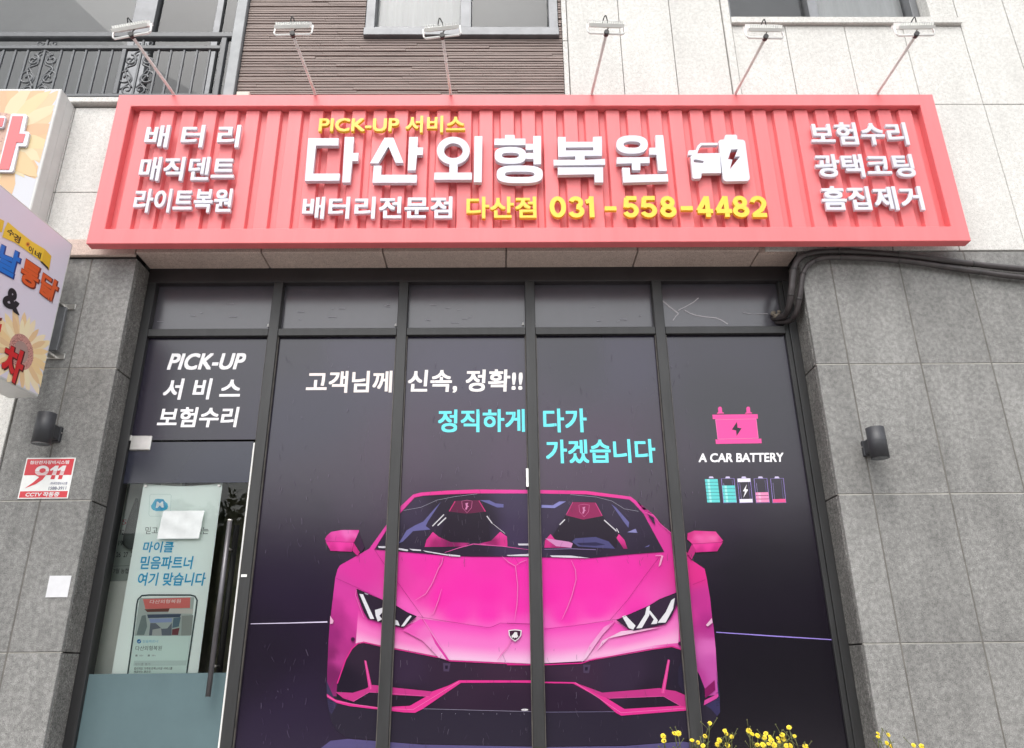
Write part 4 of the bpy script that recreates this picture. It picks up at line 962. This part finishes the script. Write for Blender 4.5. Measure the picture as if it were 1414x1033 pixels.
hx, hy = P(317,722,.165).x, .165; z0, z1 = P(291,962,.165).z, P(317,720,.165).z
tube(bm, [(hx,hy,z0),(hx,hy,z1)], .0155, 14)
H_ = finish('handle', bm, MT['handle'], GD)
bm = BM()
for zz in (z0+.17, z1-.17): tube(bm, [(hx,hy,zz),(hx,GY+.07,zz)], .008, 8)
finish('handle_fixing', bm, MT['steel'], H_)
bm = BM(); tube(bm, [(hx,GY+.07,z0),(hx,GY+.07,z1)], .0185, 14); finish('inner_bar', bm, MT['black_plastic'], H_)
bm = BM(); disc_prism(bm, (hx,hy,z1+.0003), (0,0,1), .0156, .012, 14); finish('handle_cap', bm, MT['steel'], H_)
bm = BM(); box(bm, -2.528, -2.388, GY-.016, GY+.016, 2.203, 2.308, .006); box(bm, -2.545, -2.522, GY-.022, GY-.0165, 2.27, 2.31, .002); finish('patch_fitting', bm, MT['steel'], GD)
# banner behind the door glass
BY = .262
bn = thing('hanging_banner', (-2.15, BY, .5), 'pale mint banner with blue lettering and a phone picture hung behind the door glass', 'banner')
def proj_b(px, py, k): return P(px, py, BY-.0001*k-.001)
bm = BM(); lay = bm.verts.layers.float_color.new('Col'); n = 24; ra = []; rb = []
for i in range(n+1):
    t = i/n; X = -2.408+(2.408-1.88)*t; sag = .022*(1-(2*t-1)**2)
    for arr, z in ((ra, 1.985-sag), (rb, .45)):
        v = bm.verts.new((X, BY+.006*(1-(2*t-1)**2)*0, z)); v[lay] = (.90,1.0,.95,1); arr.append(v)
for i in range(n): bm.faces.new((rb[i], rb[i+1], ra[i+1], ra[i]))
finish('cloth', bm, MT['banner'], bn)
bm = BM()
for X in (-2.39, -1.90): disc_prism(bm, (X,BY-.008,1.965), (0,1,0), .010, .008, 12)
finish('eyelet', bm, MT['steel'], bn)
def Qa(p): return [(150+u/5.438, 590+v/5.438) for u, v in p]
def Qb(p): return [(150+u/4.695, 780+v/4.695) for u, v in p]
pb = Print(proj_b, 1.32); CY = (42,168,214); G = .72
pb.stroke(Qa([(310,510),(320,503),(460,503),(470,512),(462,660),(450,668),(312,668),(302,655)]), .4, (190,214,206), closed=True)
pb.poly(Qa([(318,590),(330,572),(350,540),(368,537),(412,540),(425,560),(440,572),(446,595),(440,615),(425,622),(405,628),(355,630),(335,622),(322,610)]), (64,184,218))
pb.poly(Qa([(345,560),(372,542),(410,545),(425,575),(430,600),(400,622),(360,625),(350,600)]), (44,160,208))
pb.text('M', [Qa([(362,560)])[0], Qa([(408,558)])[0], Qa([(412,602)])[0], Qa([(354,606)])[0]], (245,250,250), .03, .01)
pb.text('믿고', [(201,727.6),(218,727.6),(217.6,737.4),(200.6,737.4)], (70,80,80), .0)
pb.text('있는', [(270.3,727.6),(288.3,727.6),(287.8,737.6),(269.8,737.6)], (70,80,80), .0)
pb.text('마이클', [(198.6,747.8),(240.6,747.8),(239,762.9),(196.6,762.9)], CY, .016, .004, .1); pb.text('믿음파트너', [(194.8,768),(267.4,768),(265.6,786),(193,786)], CY, .016, .004, .1)
pb.text('여기 맞습니다', [(191.5,790.7),(285,790.7),(283,808.8),(189.6,808.8)], CY, .016, .004, .1)
pb.stroke(Qb([(122,720),(160,450),(183,255),(190,225),(215,200),(260,196),(530,196),(560,204),(574,230),(565,300),(530,540),(503,720)]), 2.1, (58,76,78))
pb.poly(Qb([(200,215),(555,210),(530,460),(168,460)]), (176,190,184)); pb.poly(Qb([(222,222),(530,212),(527,280),(238,286)]), (222,118,112)); pb.text('다산외형복원', [Qb([(270,228)])[0], Qb([(470,222)])[0], Qb([(466,248)])[0], Qb([(264,252)])[0]], (240,225,220), .01)
pb.poly(Qb([(232,288),(396,282),(390,304),(250,306)]), (112,70,62)); pb.poly(Qb([(395,284),(548,286),(545,318),(385,312)]), (206,208,200)); pb.poly(Qb([(215,330),(240,325),(250,400),(230,455),(180,455)]), (120,136,134)); pb.poly(Qb([(250,322),(470,318),(462,340),(255,345)]), (70,84,104))
pb.poly(Qb([(262,350),(412,346),(408,372),(270,376)]), (150,168,206)); pb.poly(Qb([(270,378),(305,378),(345,415),(380,412),(410,376),(408,458),(262,458)]), (104,112,122)); pb.poly(Qb([(285,420),(340,410),(345,458),(280,458)]), (176,182,178)); pb.poly(Qb([(420,345),(468,340),(455,400),(412,410)]), (94,120,132)); pb.poly(Qb([(412,418),(460,408),(450,455),(410,455)]), (120,64,70)); pb.poly(Qb([(475,330),(548,326),(535,455),(470,458)]), (150,158,152))
pb.poly(Qb([(168,460),(530,460),(500,720),(130,720)]), (214,236,228))
pb.ellipse(Qb([(197,496)])[0], 3.0, 3.0, (38,120,176)); pb.stroke(Qb([(190,496),(196,502),(206,490)]), .6, (240,245,245)); pb.text('믿음파트너', [Qb([(222,487)])[0], Qb([(321,486)])[0], Qb([(319,505)])[0], Qb([(220,506)])[0]], (120,190,214), .01)
pb.text('다산외형복원', [Qb([(176,526)])[0], Qb([(346,524)])[0], Qb([(343,554)])[0], Qb([(173,556)])[0]], (90,102,100), .005)
for a in (175, 255): pb.poly(Qb([(a,582),(a+12,582),(a+12,594),(a-2,594)]), (140,152,150)); pb.text('99+', [Qb([(a+25,583)])[0], Qb([(a+52,583)])[0], Qb([(a+50,595)])[0], Qb([(a+23,595)])[0]], (160,170,168), .01)
pb.poly(Qb([(165,622),(506,620),(502,652),(160,655)]), (196,216,210)); pb.text('마이클 평가', [Qb([(172,636)])[0], Qb([(272,635)])[0], Qb([(270,652)])[0], Qb([(170,653)])[0]], (150,164,160), .01)
pb.text('합리적인 가격에 만족스러운 서비스를', [Qb([(166,664)])[0], Qb([(414,662)])[0], Qb([(412,680)])[0], Qb([(164,682)])[0]], (96,108,108), .012); pb.text('제공하는 좋은곳', [Qb([(164,686)])[0], Qb([(274,685)])[0], Qb([(272,700)])[0], Qb([(162,701)])[0]], (96,108,108), .012)
pb.done('banner_print', MT['banner'], bn)
# paper stuck over the banner's first line, on the glass
bm = BM(); n = 8; yq = GY-.0075
gx = [P(u,740,yq).x for u in (217.5,275)]; gz = [P(245,v,yq).z for v in (743.8,705.3)]
vs = [[bm.verts.new((gx[0]+(gx[1]-gx[0])*i/n+(.012*j/n), yq-.002*math.sin(i*.9+j*1.3), gz[0]+(gz[1]-gz[0])*j/n)) for i in range(n+1)] for j in range(n+1)]
for j in range(n):
    for i in range(n): bm.faces.new((vs[j][i], vs[j][i+1], vs[j+1][i+1], vs[j+1][i])).smooth = True
tag(finish('paper_note', bm, mat('note_paper', (.56,.585,.585), .6, var=.12, scale=14)), 'blank crumpled white paper taped on the glass door over the mint banner', 'paper')
# calendar and dark coat on the partition inside
cl = Print(lambda px, py, k: P(px, py, .415-.0002*k)); cl.poly([(178,668),(222,668),(205,800),(152,803)], (176,188,180), gain=.8)
for s, x, y in (('5',169,721),('12',166,735),('19',164,750),('26',161,766),('27',171,766),('28',181,765.5),('20',173,750),('13',175,735)):
    cl.text(s, [(x,y-3.5),(x+6,y-3.5),(x+5.2,y+3.5),(x-.8,y+3.5)], (60,62,64) if s != '5' else (190,90,100), .01)
cl.stroke([(155,782),(205,780)], .5, (120,130,128)); cl.text('7월 농협', [(157,785),(178,785),(177,792),(156,792)], (90,96,96), .01)
tag(cl.done('wall_calendar', MT['banner'], None), 'pale wall calendar half hidden behind the banner inside the door', 'calendar')
bm = BM(); nn = 10
for k in range(1):
    prof = [(189,688,1.5),(187,700,4),(183,720,7),(180,740,9),(178,752,8),(181,758,4)]
    rings = []
    for px_, py_, hw in prof:
        c = P(px_, py_, .385); s = hw*.0052
        rings.append([bm.verts.new((c.x+s*math.cos(a)*(1+.15*math.sin(3*a)), .385+.3*s*math.sin(a), c.z)) for a in (2*math.pi*i/nn for i in range(nn))])
    for i in range(len(rings)-1):
        for j in range(nn): bm.faces.new((rings[i][j], rings[i][(j+1)%nn], rings[i+1][(j+1)%nn], rings[i+1][j])).smooth = True
tag(finish('hanging_cloth', bm, mat('dark_cloth', (.07,.085,.08), .8, var=.3, scale=12)), 'dark grey cloth hanging in front of the calendar inside the door', 'cloth')

# ------------------------------------------------------------------ wall lamps
def wall_lamp(x, z, lab):
    t = thing('wall_lamp', (0,0,0), lab, 'wall lamp', 'dark cylinder wall lamps beside the shopfront')
    bm = BM(); R_ = .056; c0 = Vector((0,-.145,0))
    tube(bm, [c0+Vector((0,0,-.1)), c0+Vector((0,0,.1))], R_, 32)
    tube(bm, [c0+Vector((0,0,.0085)), c0+Vector((0,0,.0105))], R_+.0005, 32)
    tube(bm, [c0+Vector((0,0,-.1003)), c0+Vector((0,0,-.1001))], R_*.9, 32, mi=1)
    h = finish('lamp_body', bm, [MT['wall_lamp'], MT['pane_dark']], t)
    bm = BM(); box(bm, -.034, .034, -.115, -.03, -.045, .045, .004); box(bm, -.038, .038, -.03, -.001, -.052, .052, .004); finish('bracket', bm, MT['wall_lamp'], t)
    bm = BM(); disc_prism(bm, (.0385,-.016,.01), (1,0,0), .004, .003, 8); disc_prism(bm, (-.0415,-.016,.01), (1,0,0), .004, .003, 8); finish('screw', bm, MT['steel'], t)
    t.location = (x, 0, z); return t
wl = wall_lamp(-2.90, 2.245, 'dark cylinder wall lamp above the red and white security plate')
w2 = copy_tree(wl); w2.location = (2.392, 0, 2.112); w2['label'] = 'dark cylinder wall lamp on the bare grey stone right of the battery graphic'

# ------------------------------------------------------------------ security plate and blank card
sp = thing('security_plate', (-2.9, -.004, 1.83), 'small red and white security notice plate on grey stone under the left wall lamp', 'notice')
px0, px1, pz0, pz1 = -3.058, -2.743, 1.827, 2.093
bm = BM(); box(bm, px0, px1, -.0045, -.0012, pz0, pz1, .001); finish('plate', bm, MT['white_metal'], sp)
def proj_s(u, v, k): return Vector((px0+(px1-px0)*u/100, -.005-.00006*k, pz1-(pz1-pz0)*v/100))
pp = Print(proj_s); RD = (228,60,72)
pp.poly(rect(2.5,3,97.5,43), RD); pp.poly(rect(2.5,82,97.5,97.5), RD)
pp.text('첨단전자장비시스템', rect(9,7,88,16), (250,245,245), .02, .004)
WT = (250,246,246)
pp.ellipse((37,32), 14, 12.5, WT); pp.ellipse((38,31.5), 6.5, 5.5, RD); pp.poly([(50,30),(49,40),(46,43.2),(38,43.2),(43,38)], WT)
for o in (0, 15): pp.poly([(53+o,29),(62+o,20),(69+o,20),(66.5+o,43.2),(58.5+o,43.2),(60+o,30),(54+o,33)], WT)
# lower half of the numerals turns red on the white ground
pp.poly([(26,43.2),(47,43.2),(42,54),(30,65),(10,75),(25,60),(34,48)], RD); pp.poly([(58.5,43.2),(66.5,43.2),(65.5,53),(57.5,53)], RD); pp.poly([(73.5,43.2),(81.5,43.2),(80.5,53),(72.5,53)], RD)
for y in (34,37,40): pp.poly(rect(18,y,84,y+.9), RD)
pp.text('(주)무인경비시스템', rect(59,60,93,68), (110,112,150), .012); pp.text('1588-3911', rect(58,71,93,79), (110,114,140), .015)
pp.text('CCTV 작동중', rect(15,84,82,95.5), (252,248,248), .025, .004, .1)
pp.done('plate_print', MT['print'], sp)
bm = BM(); a = P(68,796,-.002); box(bm, -2.757, -2.625, -.004, -.0012, 1.225, 1.352, .001)
tag(finish('blank_card', bm, mat('card_white', (.64,.64,.66), .5, var=.08, scale=18)), 'small blank white card stuck on the grey stone left of the door', 'card')

# ------------------------------------------------------------------ insulated pipes
pt = thing('insulated_pipes', (2.3, -.04, 3.5), 'pair of black wrapped air conditioning pipes bending into the upper right pane', 'pipe')
for path, r in (([(1700,392,-.035),(1440,374,-.035),(1330,363,-.035),(1250,353,-.04),(1180,347.5,-.045),(1132,348,-.045),(1106,355,-.04),(1096,372,-.03),(1093,400,-.01),(1090,422,.05),(1083,436,.15),(1068,440,.26)], .023),
               ([(1700,408,-.035),(1440,386,-.035),(1340,374,-.035),(1252,361,-.04),(1180,356,-.045),(1140,356,-.045),(1120,363,-.04),(1109,378,-.03),(1105,405,-.01),(1100,430,.05),(1090,443,.16),(1072,445,.26)], .019)):
    bm = BM(); pts = smooth_path([P(*q) for q in path], 7); rr_ = [r*(1+.05*math.sin(i*.9)+random.uniform(-.03,.03)) for i in range(len(pts))]
    tube(bm, pts, rr_, 12)
    pi = finish('pipe', bm, MT['pipe'], pt)
    bm = BM()
    for i in range(4, len(pts)-6, 9):
        d = (pts[i+1]-pts[i]).normalized(); tube(bm, [pts[i]-d*.006, pts[i]+d*.006], rr_[i]+.0018, 12)
    finish('tie', bm, MT['black_plastic'], pi)

# ------------------------------------------------------------------ fascia sign, upper left
FX, FY, FZ1, FZ0 = -3.305, -.194, 4.912, 3.60
fs = thing('fascia_sign', (-4.0, 0, FZ0), 'large white box sign with a pale sunflower print and a red letter, upper left', 'signboard')
bm = BM(); box(bm, -4.9, FX, FY, -.10, FZ0, FZ1, .006); box(bm, -4.9, FX-.004, -.0985, -.002, FZ0+.002, FZ1-.004, .004); finish('box', bm, MT['sign_box'], fs)
pl = Print(lambda px, py, k: P(px, py, FY-.0012-.0006*k))
def Zf(p): return [(u/5.74, 110+v/5.74) for u, v in p]
def Zg(p): return [(u/5.435, 110+v/5.435) for u, v in p]
a0 = P(-150, 124.5, FY); 
def onface(X, Zv): return Vector((X, FY-.001, Zv))
pw = Print(lambda X, Zv, k: Vector((X/100, FY-.0008-.00003*k, Zv/100)), .78)
pw.poly([(-489,FZ0*100+1.5),(FX*100-1.5,FZ0*100+1.5),(FX*100-1.5,FZ1*100-1.5),(-489,FZ1*100-1.5)], (236,236,244))
c = P(8, 195, FY); cx, cz = c.x*100-10, c.z*100+6
random.seed(4)
for ring, (r0, ln, wd, cols) in enumerate(((8,56,15,((250,214,168),(246,202,152),(250,222,186))), (6,46,12,((251,224,170),(246,196,150),(252,230,186))))):
    for i in range(17):
        a = 2*math.pi*(i+ring*.5)/17 + random.uniform(-.06,.06); ca, sa = math.cos(a), math.sin(a); L_ = ln*random.uniform(.85,1.05)
        pts = []
        for t, h in ((0,.35),(.25,.8),(.55,1),(.8,.7),(1,0),(.8,-.7),(.55,-1),(.25,-.8),(0,-.35)):
            d = r0+L_*t; pts.append((cx+ca*d-sa*h*wd*.5, cz+sa*d+ca*h*wd*.5))
        if max(p[0] for p in pts) > FX*100-2 or max(p[1] for p in pts) > FZ1*100-2 or min(p[1] for p in pts) < FZ0*100+2:
            pts = [(min(p[0], FX*100-2), min(max(p[1], FZ0*100+2), FZ1*100-2)) for p in pts]
        pw.poly(pts, random.choice(cols))
pw.ellipse((cx,cz), 20, 20, (232,186,166))
for _ in range(160):
    a = random.uniform(0,6.283); r = 19*math.sqrt(random.random()); pw.ellipse((cx+r*math.cos(a), cz+r*math.sin(a)), .7, .7, random.choice(((216,160,150),(200,150,140),(244,206,180))), 6); pw.k -= .8
pw.poly([(q.x*100, q.z*100) for q in (P(x, y, FY) for x, y in Zf([(100,715),(112,640),(150,565),(200,580),(250,640),(285,700),(297,775),(230,765)]))], (250,214,160))
pw.done('sunflower_print', MT['print'], fs)
bm = BM(); YA = FY-.02
def red(outl, y, d): 
    prism(bm, outl, [], y, d)
wo = Zg([(82,262),(95,255),(192,258),(204,268),(180,388),(212,390),(221,402),(200,492),(188,500),(140,498),(100,680),(88,694),(-30,692),(-30,640),(0,600)])
prism(bm, wo, [], YA, .018); prism(bm, Zg([(-30,268),(35,272),(42,284),(26,352),(14,362),(-30,362)]), [], YA, .018)
finish('letter_edge', bm, MT['white_letter'], fs)
bm = BM(); prism(bm, Zg([(92,273),(170,274),(140,404),(188,406),(170,470),(122,470),(66,674),(-30,672),(-2,640)]), [], YA-.004, .0035); prism(bm, Zg([(-30,285),(30,287),(14,350),(-30,350)]), [], YA-.004, .0035)
finish('letter', bm, mat('letter_red', (.72,.12,.13), .4), fs)

# ------------------------------------------------------------------ projecting sign, left
pA, pB = Vector((-2.972,-.16,0)), Vector((-3.05,-.92,0))
pn = Vector((-(pB.y-pA.y), (pB.x-pA.x), 0)).normalized()
if pn.x < 0: pn = -pn
pj = thing('projecting_sign', (-3.08, -.5, 2.44), 'lilac box sign with chicken menu lettering and a sunflower, jutting from the left wall', 'sign')
ZT, ZBt = 3.578, 2.45
ax = (pB-pA).normalized(); tn = -pn*.2
bm = BM(); p0, p1 = pA, pA+ax*1.25
vs = [bm.verts.new(v) for v in (p0+Vector((0,0,ZBt)), p1+Vector((0,0,ZBt)), p1+tn+Vector((0,0,ZBt)), p0+tn+Vector((0,0,ZBt)), p0+Vector((0,0,ZT)), p1+Vector((0,0,ZT)), p1+tn+Vector((0,0,ZT)), p0+tn+Vector((0,0,ZT)))]
for q in ((0,3,2,1),(4,5,6,7),(0,1,5,4),(1,2,6,5),(2,3,7,6),(3,0,4,7)): bm.faces.new([vs[i] for i in q])
bmesh.ops.bevel(bm, geom=bm.edges[:], offset=.006, segments=1, affect='EDGES'); bmesh.ops.recalc_face_normals(bm, faces=bm.faces[:])
finish('box', bm, MT['sign_box'], pj)
def proj_p(px, py, k): return PP(px, py, pA + pn*(.001+.00003*k), pn)
pr = Print(proj_p, 1.25)
def inset(p, z): return p + Vector((0,0,z))
f4 = [pA+ax*.015+Vector((0,0,ZT-.015)), p1-ax*.015+Vector((0,0,ZT-.015)), p1-ax*.015+Vector((0,0,ZBt+.015)), pA+ax*.015+Vector((0,0,ZBt+.015))]
fc = pr.bm.faces.new([pr.bm.verts.new(v+pn*.001) for v in f4])
for v in fc.verts: v[pr.l] = (*(.9*c for c in lin((230,222,236))), 1)
if pr.sign(fc) < 0: fc.normal_flip()
pr.k = 1
def Zp(p): return [(u/3.69, 280+v/3.69) for u, v in p]
random.seed(9); sx, sy = 108, 760
for ring, (r1, r2, wd, cs) in enumerate(((70,228,42,((250,226,178),(246,212,164),(252,232,196))), (66,196,32,((248,214,160),(252,236,196),(240,202,156))))):
    for i in range(18):
        a = 2*math.pi*(i+.5*ring)/18+random.uniform(-.08,.08); ca, sa = math.cos(a), math.sin(a); L_ = r2*random.uniform(.85,1.03)
        pts = []
        for t, h in ((0,.4),(.3,.9),(.6,1),(.85,.6),(1,0),(.85,-.6),(.6,-1),(.3,-.9),(0,-.4)):
            d = r1+(L_-r1)*t; pts.append((sx+.78*(ca*d-sa*h*wd*.5), sy+sa*d+ca*h*wd*.5+.25*.78*(ca*d)))
        ok = all(y < 905+ x*.36 and x < 356-(y-213)*.198 for x, y in pts)
        if ok: pr.poly(Zp(pts), random.choice(cs))
        else:
            pts = [(min(x, 352-(y-213)*.2), min(y, 900+x*.38)) for x, y in pts]; pr.poly(Zp(pts), random.choice(cs))
pr.poly(Zp([(sx+.80*78*math.cos(a), sy+92*math.sin(a)+.2*78*math.cos(a)) for a in (2*math.pi*i/30 for i in range(30))]), (206,150,140))
pr.poly(Zp([(sx+.80*46*math.cos(a), sy+56*math.sin(a)+.2*46*math.cos(a)) for a in (2*math.pi*i/30 for i in range(30))]), (176,146,138))
for _ in range(240):
    a = random.uniform(0,6.283); r = random.uniform(46,78); x, y = sx+.8*r*math.cos(a), sy+1.18*r*math.sin(a)+.2*r*math.cos(a)
    pr.ellipse(Zp([(x,y)])[0], .45, .55, random.choice(((150,80,84),(120,66,70),(226,176,160))), 6); pr.k -= .8
YE, OR, BU, RE, BK = (244,206,66), (226,98,48), (30,120,214), (214,40,44), (44,40,46)
pr.poly(Zp([(-40,65),(22,92),(10,152),(-40,130)]), (238,198,60)); pr.poly(Zp([(228,236),(262,272),(250,346),(206,300)]), (232,188,54)); pr.poly(Zp([(206,300),(250,346),(246,330),(212,296)]), BK)
pr.poly(Zp([(40,98),(90,140),(160,195),(228,236),(212,300),(150,255),(80,205),(12,175),(22,135)]), YE)
for s, q in (('수',[(40,128),(76,148),(68,178),(34,158)]), ('경',[(74,152),(108,176),(98,212),(66,188)]), ('이',[(150,216),(172,232),(164,264),(144,246)]), ('네',[(180,240),(212,258),(204,288),(174,270)])):
    pr.text(s, Zp(q), (46,40,30), .02, .01)
pr.ellipse(Zp([(142,212)])[0], 3, 3.4, (226,150,50), 14); pr.ellipse(Zp([(142,212)])[0], 1.4, 1.6, (120,70,40), 10)
def outlined(s, q, c, oc, w_=.055):
    pr.text(s, [(a+.9, b+.9) for a, b in Zp(q)], oc, .02, w_); pr.text(s, Zp(q), c, .02, .02)
outlined('날', [(10,210),(108,262),(75,385),(-18,335)], BU, (30,60,130)); outlined('통', [(122,280),(212,342),(180,444),(100,395)], OR, (120,40,24)); outlined('닭', [(222,352),(302,410),(270,514),(198,452)], OR, (120,40,24))
pr.text('&', Zp([(44,420),(108,470),(98,575),(8,515)]), BK, .03, .012)
outlined('차', [(30,715),(136,770),(88,928),(2,862)], RE, (90,16,20), .05); pr.poly(Zp([(-30,590),(12,586),(8,602),(-30,606)]), (120,20,24)); pr.poly(Zp([(-30,620),(10,618),(2,660),(-30,650)]), RE)
pr.done('sign_print', MT['print'], pj)
bm = BM()
for z in (3.17, 2.80):
    box(bm, -3.09, -2.955, -.012, -.0015, z-.02, z+.02, .002); box(bm, -3.07, -3.02, -.165, -.013, z-.008, z+.008, .002)
finish('bracket', bm, MT['steel'], pj)
bm = BM(); box(bm, -3.085, -2.99, -.055, -.03, 2.825, 3.15, .003); finish('stay_plate', bm, MT['metal_grey'], pj)

# ------------------------------------------------------------------ yellow flowers in front
random.seed(21)
heads = [(95,150),(97,167),(137,140),(150,140),(200,165),(240,185),(265,103),(248,150),(222,173),(320,130),(325,140),(345,152),(300,165),(293,180),(330,183),(408,130),(420,142),(440,148),(470,140),(465,155),(485,152),(490,165),(515,158),(530,145),(555,118),(575,150),(535,160),(480,178),(460,182),(440,182),(500,182),(520,172),(545,185),(560,185),(615,188),(880,140),(880,152),(918,145),(912,175),(925,185),(1010,183),(1040,187)]
groups = [(0,4,'yellow flowering plant at the left end of the flower row'), (4,9,'yellow flowering plant whose tall stem crosses the fourth mullion'), (9,15,'yellow flowering plant just right of the fourth mullion'), (15,21,'yellow flowering plant at the left side of the densest clump'), (21,28,'yellow flowering plant with the highest bloom of the densest clump'), (28,35,'yellow flowering plant low at the right side of the densest clump'), (35,40,'yellow flowering plant before the right stone jamb'), (40,42,'yellow flowering plant lowest and farthest right, before the grey stone')]
def flower_head(bm, c, r, nrm, lay=None):
    nrm = nrm.normalized(); a = nrm.orthogonal().normalized(); b = nrm.cross(a); n = 11; ph = random.random()
    for ring, (rr1, lift) in enumerate(((1.0,.05),(.72,.28))):
        for i in range(n):
            t = 2*math.pi*(i+ph+.5*ring)/n; w1 = .26
            d = a*math.cos(t)+b*math.sin(t); e = -a*math.sin(t)+b*math.cos(t)
            vs = [bm.verts.new(c+nrm*r*.1), bm.verts.new(c+(d*.6+e*w1)*r*rr1+nrm*r*lift), bm.verts.new(c+d*r*rr1+nrm*r*(lift-.02)), bm.verts.new(c+(d*.6-e*w1)*r*rr1+nrm*r*lift)]
            bm.faces.new(vs)
for g0, g1, lab in groups:
    hs_ = [(880+u/2.648, 960+v/2.648) for u, v in heads[g0:g1]]
    Y = -1.66 + random.uniform(-.12, .12)
    mx = sum(h[0] for h in hs_)/len(hs_); base = P(mx, 1010, Y); base.z = -.06
    t = thing('flowering_plant', base, lab, 'flower', 'yellow flowers growing in front of the shop')
    stem = BM(); pet = BM(); dsc = BM(); lf = BM()
    pts = [P(x, y, Y+random.uniform(-.1,.1)) for x, y in hs_]
    low = [Vector((p.x+random.uniform(-.12,.12), Y+random.uniform(-.12,.12), p.z-random.uniform(.05,.3))) for p in pts for _ in range(3)]
    for p in pts+low:
        foot = base + Vector((random.uniform(-.06,.06), random.uniform(-.06,.06), 0)); mid = foot.lerp(p, .6) + Vector((random.uniform(-.04,.04), random.uniform(-.03,.03), 0))
        path = smooth_path([foot, mid, p-Vector((0,0,.004))], 5); tube(stem, path, [.0035*(1-.6*i/(len(path)-1)) for i in range(len(path))], 5)
        r = random.uniform(.008, .0125); nrm = Vector((random.uniform(-.5,.5), -.9+random.uniform(-.4,.3), random.uniform(.3,1.1)))
        flower_head(pet, p, r, nrm)
        bmesh.ops.create_icosphere(dsc, subdivisions=1, radius=r*.36, matrix=Matrix.Translation(p+nrm.normalized()*r*.2))
        # bud twigs
        for _ in range(7):
            q = path[-1].lerp(path[-5], random.random()); e = q + Vector((random.uniform(-.03,.03), random.uniform(-.02,.02), random.uniform(.01,.045)))
            tube(stem, [q, e], .0011, 4); bmesh.ops.create_icosphere(stem, subdivisions=1, radius=.0028, matrix=Matrix.Translation(e))
        for _ in range(14):
            k = random.uniform(.2,.97); q = path[int(k*(len(path)-1))]; a = random.uniform(0,6.28); L_ = random.uniform(.012,.04)
            d = Vector((math.cos(a), math.sin(a), random.uniform(-.2,.6))).normalized(); e = d.cross(Vector((0,0,1))).normalized()
            lf.faces.new([lf.verts.new(v) for v in (q, q+d*L_*.4+e*L_*.22, q+d*L_*.7+e*L_*.12, q+d*L_, q+d*L_*.7-e*L_*.14, q+d*L_*.4-e*L_*.22)])
    finish('stem', stem, MT['stem'], t); finish('petals', pet, MT['petal'], t); finish('flower_centre', dsc, MT['flower_disc'], t); finish('leaves', lf, MT['leaf'], t)

# ------------------------------------------------------------------ across the street: what the glass mirrors
random.seed(33)
def street_tree(label):
    t = thing('street_tree', (0,0,0), label, 'tree', 'trees across the street')
    bm = BM(); tube(bm, smooth_path([(0,0,0),(.05,0,1),(-.04,.03,2.2),(.06,0,3.4),(0,0,5)], 4), [.16-.12*i/16 for i in range(17)], 8)
    for i in range(9):
        a = i*2.4; z = 1.9+i*.3; tube(bm, smooth_path([(0,0,z),(math.cos(a)*.5,math.sin(a)*.5,z+.4),(math.cos(a)*1.2,math.sin(a)*1.2,z+.9)], 3), [.05,.045,.04,.035,.03,.025,.015], 5)
    finish('trunk', bm, MT['bark'], t)
    bm = BM()
    clumps = [(Vector((math.cos(i*2.4)*random.uniform(.2,1.5), math.sin(i*2.4)*random.uniform(.2,1.5), random.uniform(2.2,5.8))), random.uniform(.5,.95)) for i in range(26)]
    for c, r in clumps:
        for _ in range(130):
            d = Vector((random.gauss(0,1), random.gauss(0,1), random.gauss(0,1))).normalized()*r*random.random()**.4; p = c+d; s = random.uniform(.11,.19)
            u = Vector((random.gauss(0,1), random.gauss(0,1), random.gauss(0,1))).normalized(); v = u.orthogonal().normalized()
            bm.faces.new([bm.verts.new(q) for q in (p-u*s, p+v*s*.5, p+u*s, p-v*s*.5)])
    finish('crown', bm, MT['tree_leaf'], t); return t
tp = None
spots = [(-9,-19,1.1),(-5.2,-18.5,1.0),(-1.4,-19.2,1.15),(2.6,-18.6,.95),(6.4,-19,1.12),(10.5,-18.8,1.05)]
order = ['first', 'second', 'third', 'fourth', 'fifth', 'sixth']
for i, (x, y, s) in enumerate(spots):
    lab = f'leafy green street tree across the road, {order[i]} of six from the left'
    if tp is None: tp = street_tree(lab); o = tp
    else: o = copy_tree(tp); o['label'] = lab
    o.location = (x, y, -.86); o.scale = (s, s, s); o.rotation_euler = (0, 0, i*1.3)
bb = thing('apartment_building', (0,-30,-.86), 'plain beige apartment block across the road behind the trees', 'building')
bm = BM(); box(bm, -22, 20, -36, -30, -.86, 6.5); finish('wall', bm, MT['plaster'], bb)
for fx in range(-20, 19, 4):
    for z in (1.2, 4.0):
        bm = BM(); box(bm, fx, fx+1.8, -30, -29.95, z, z+1.4, .01); finish('window', bm, MT['pane_dark'], bb)
bm = BM(); box(bm, -22.3, 20.3, -36.3, -29.7, 6.5, 6.8, .02); finish('roof', bm, MT['paving'], bb)
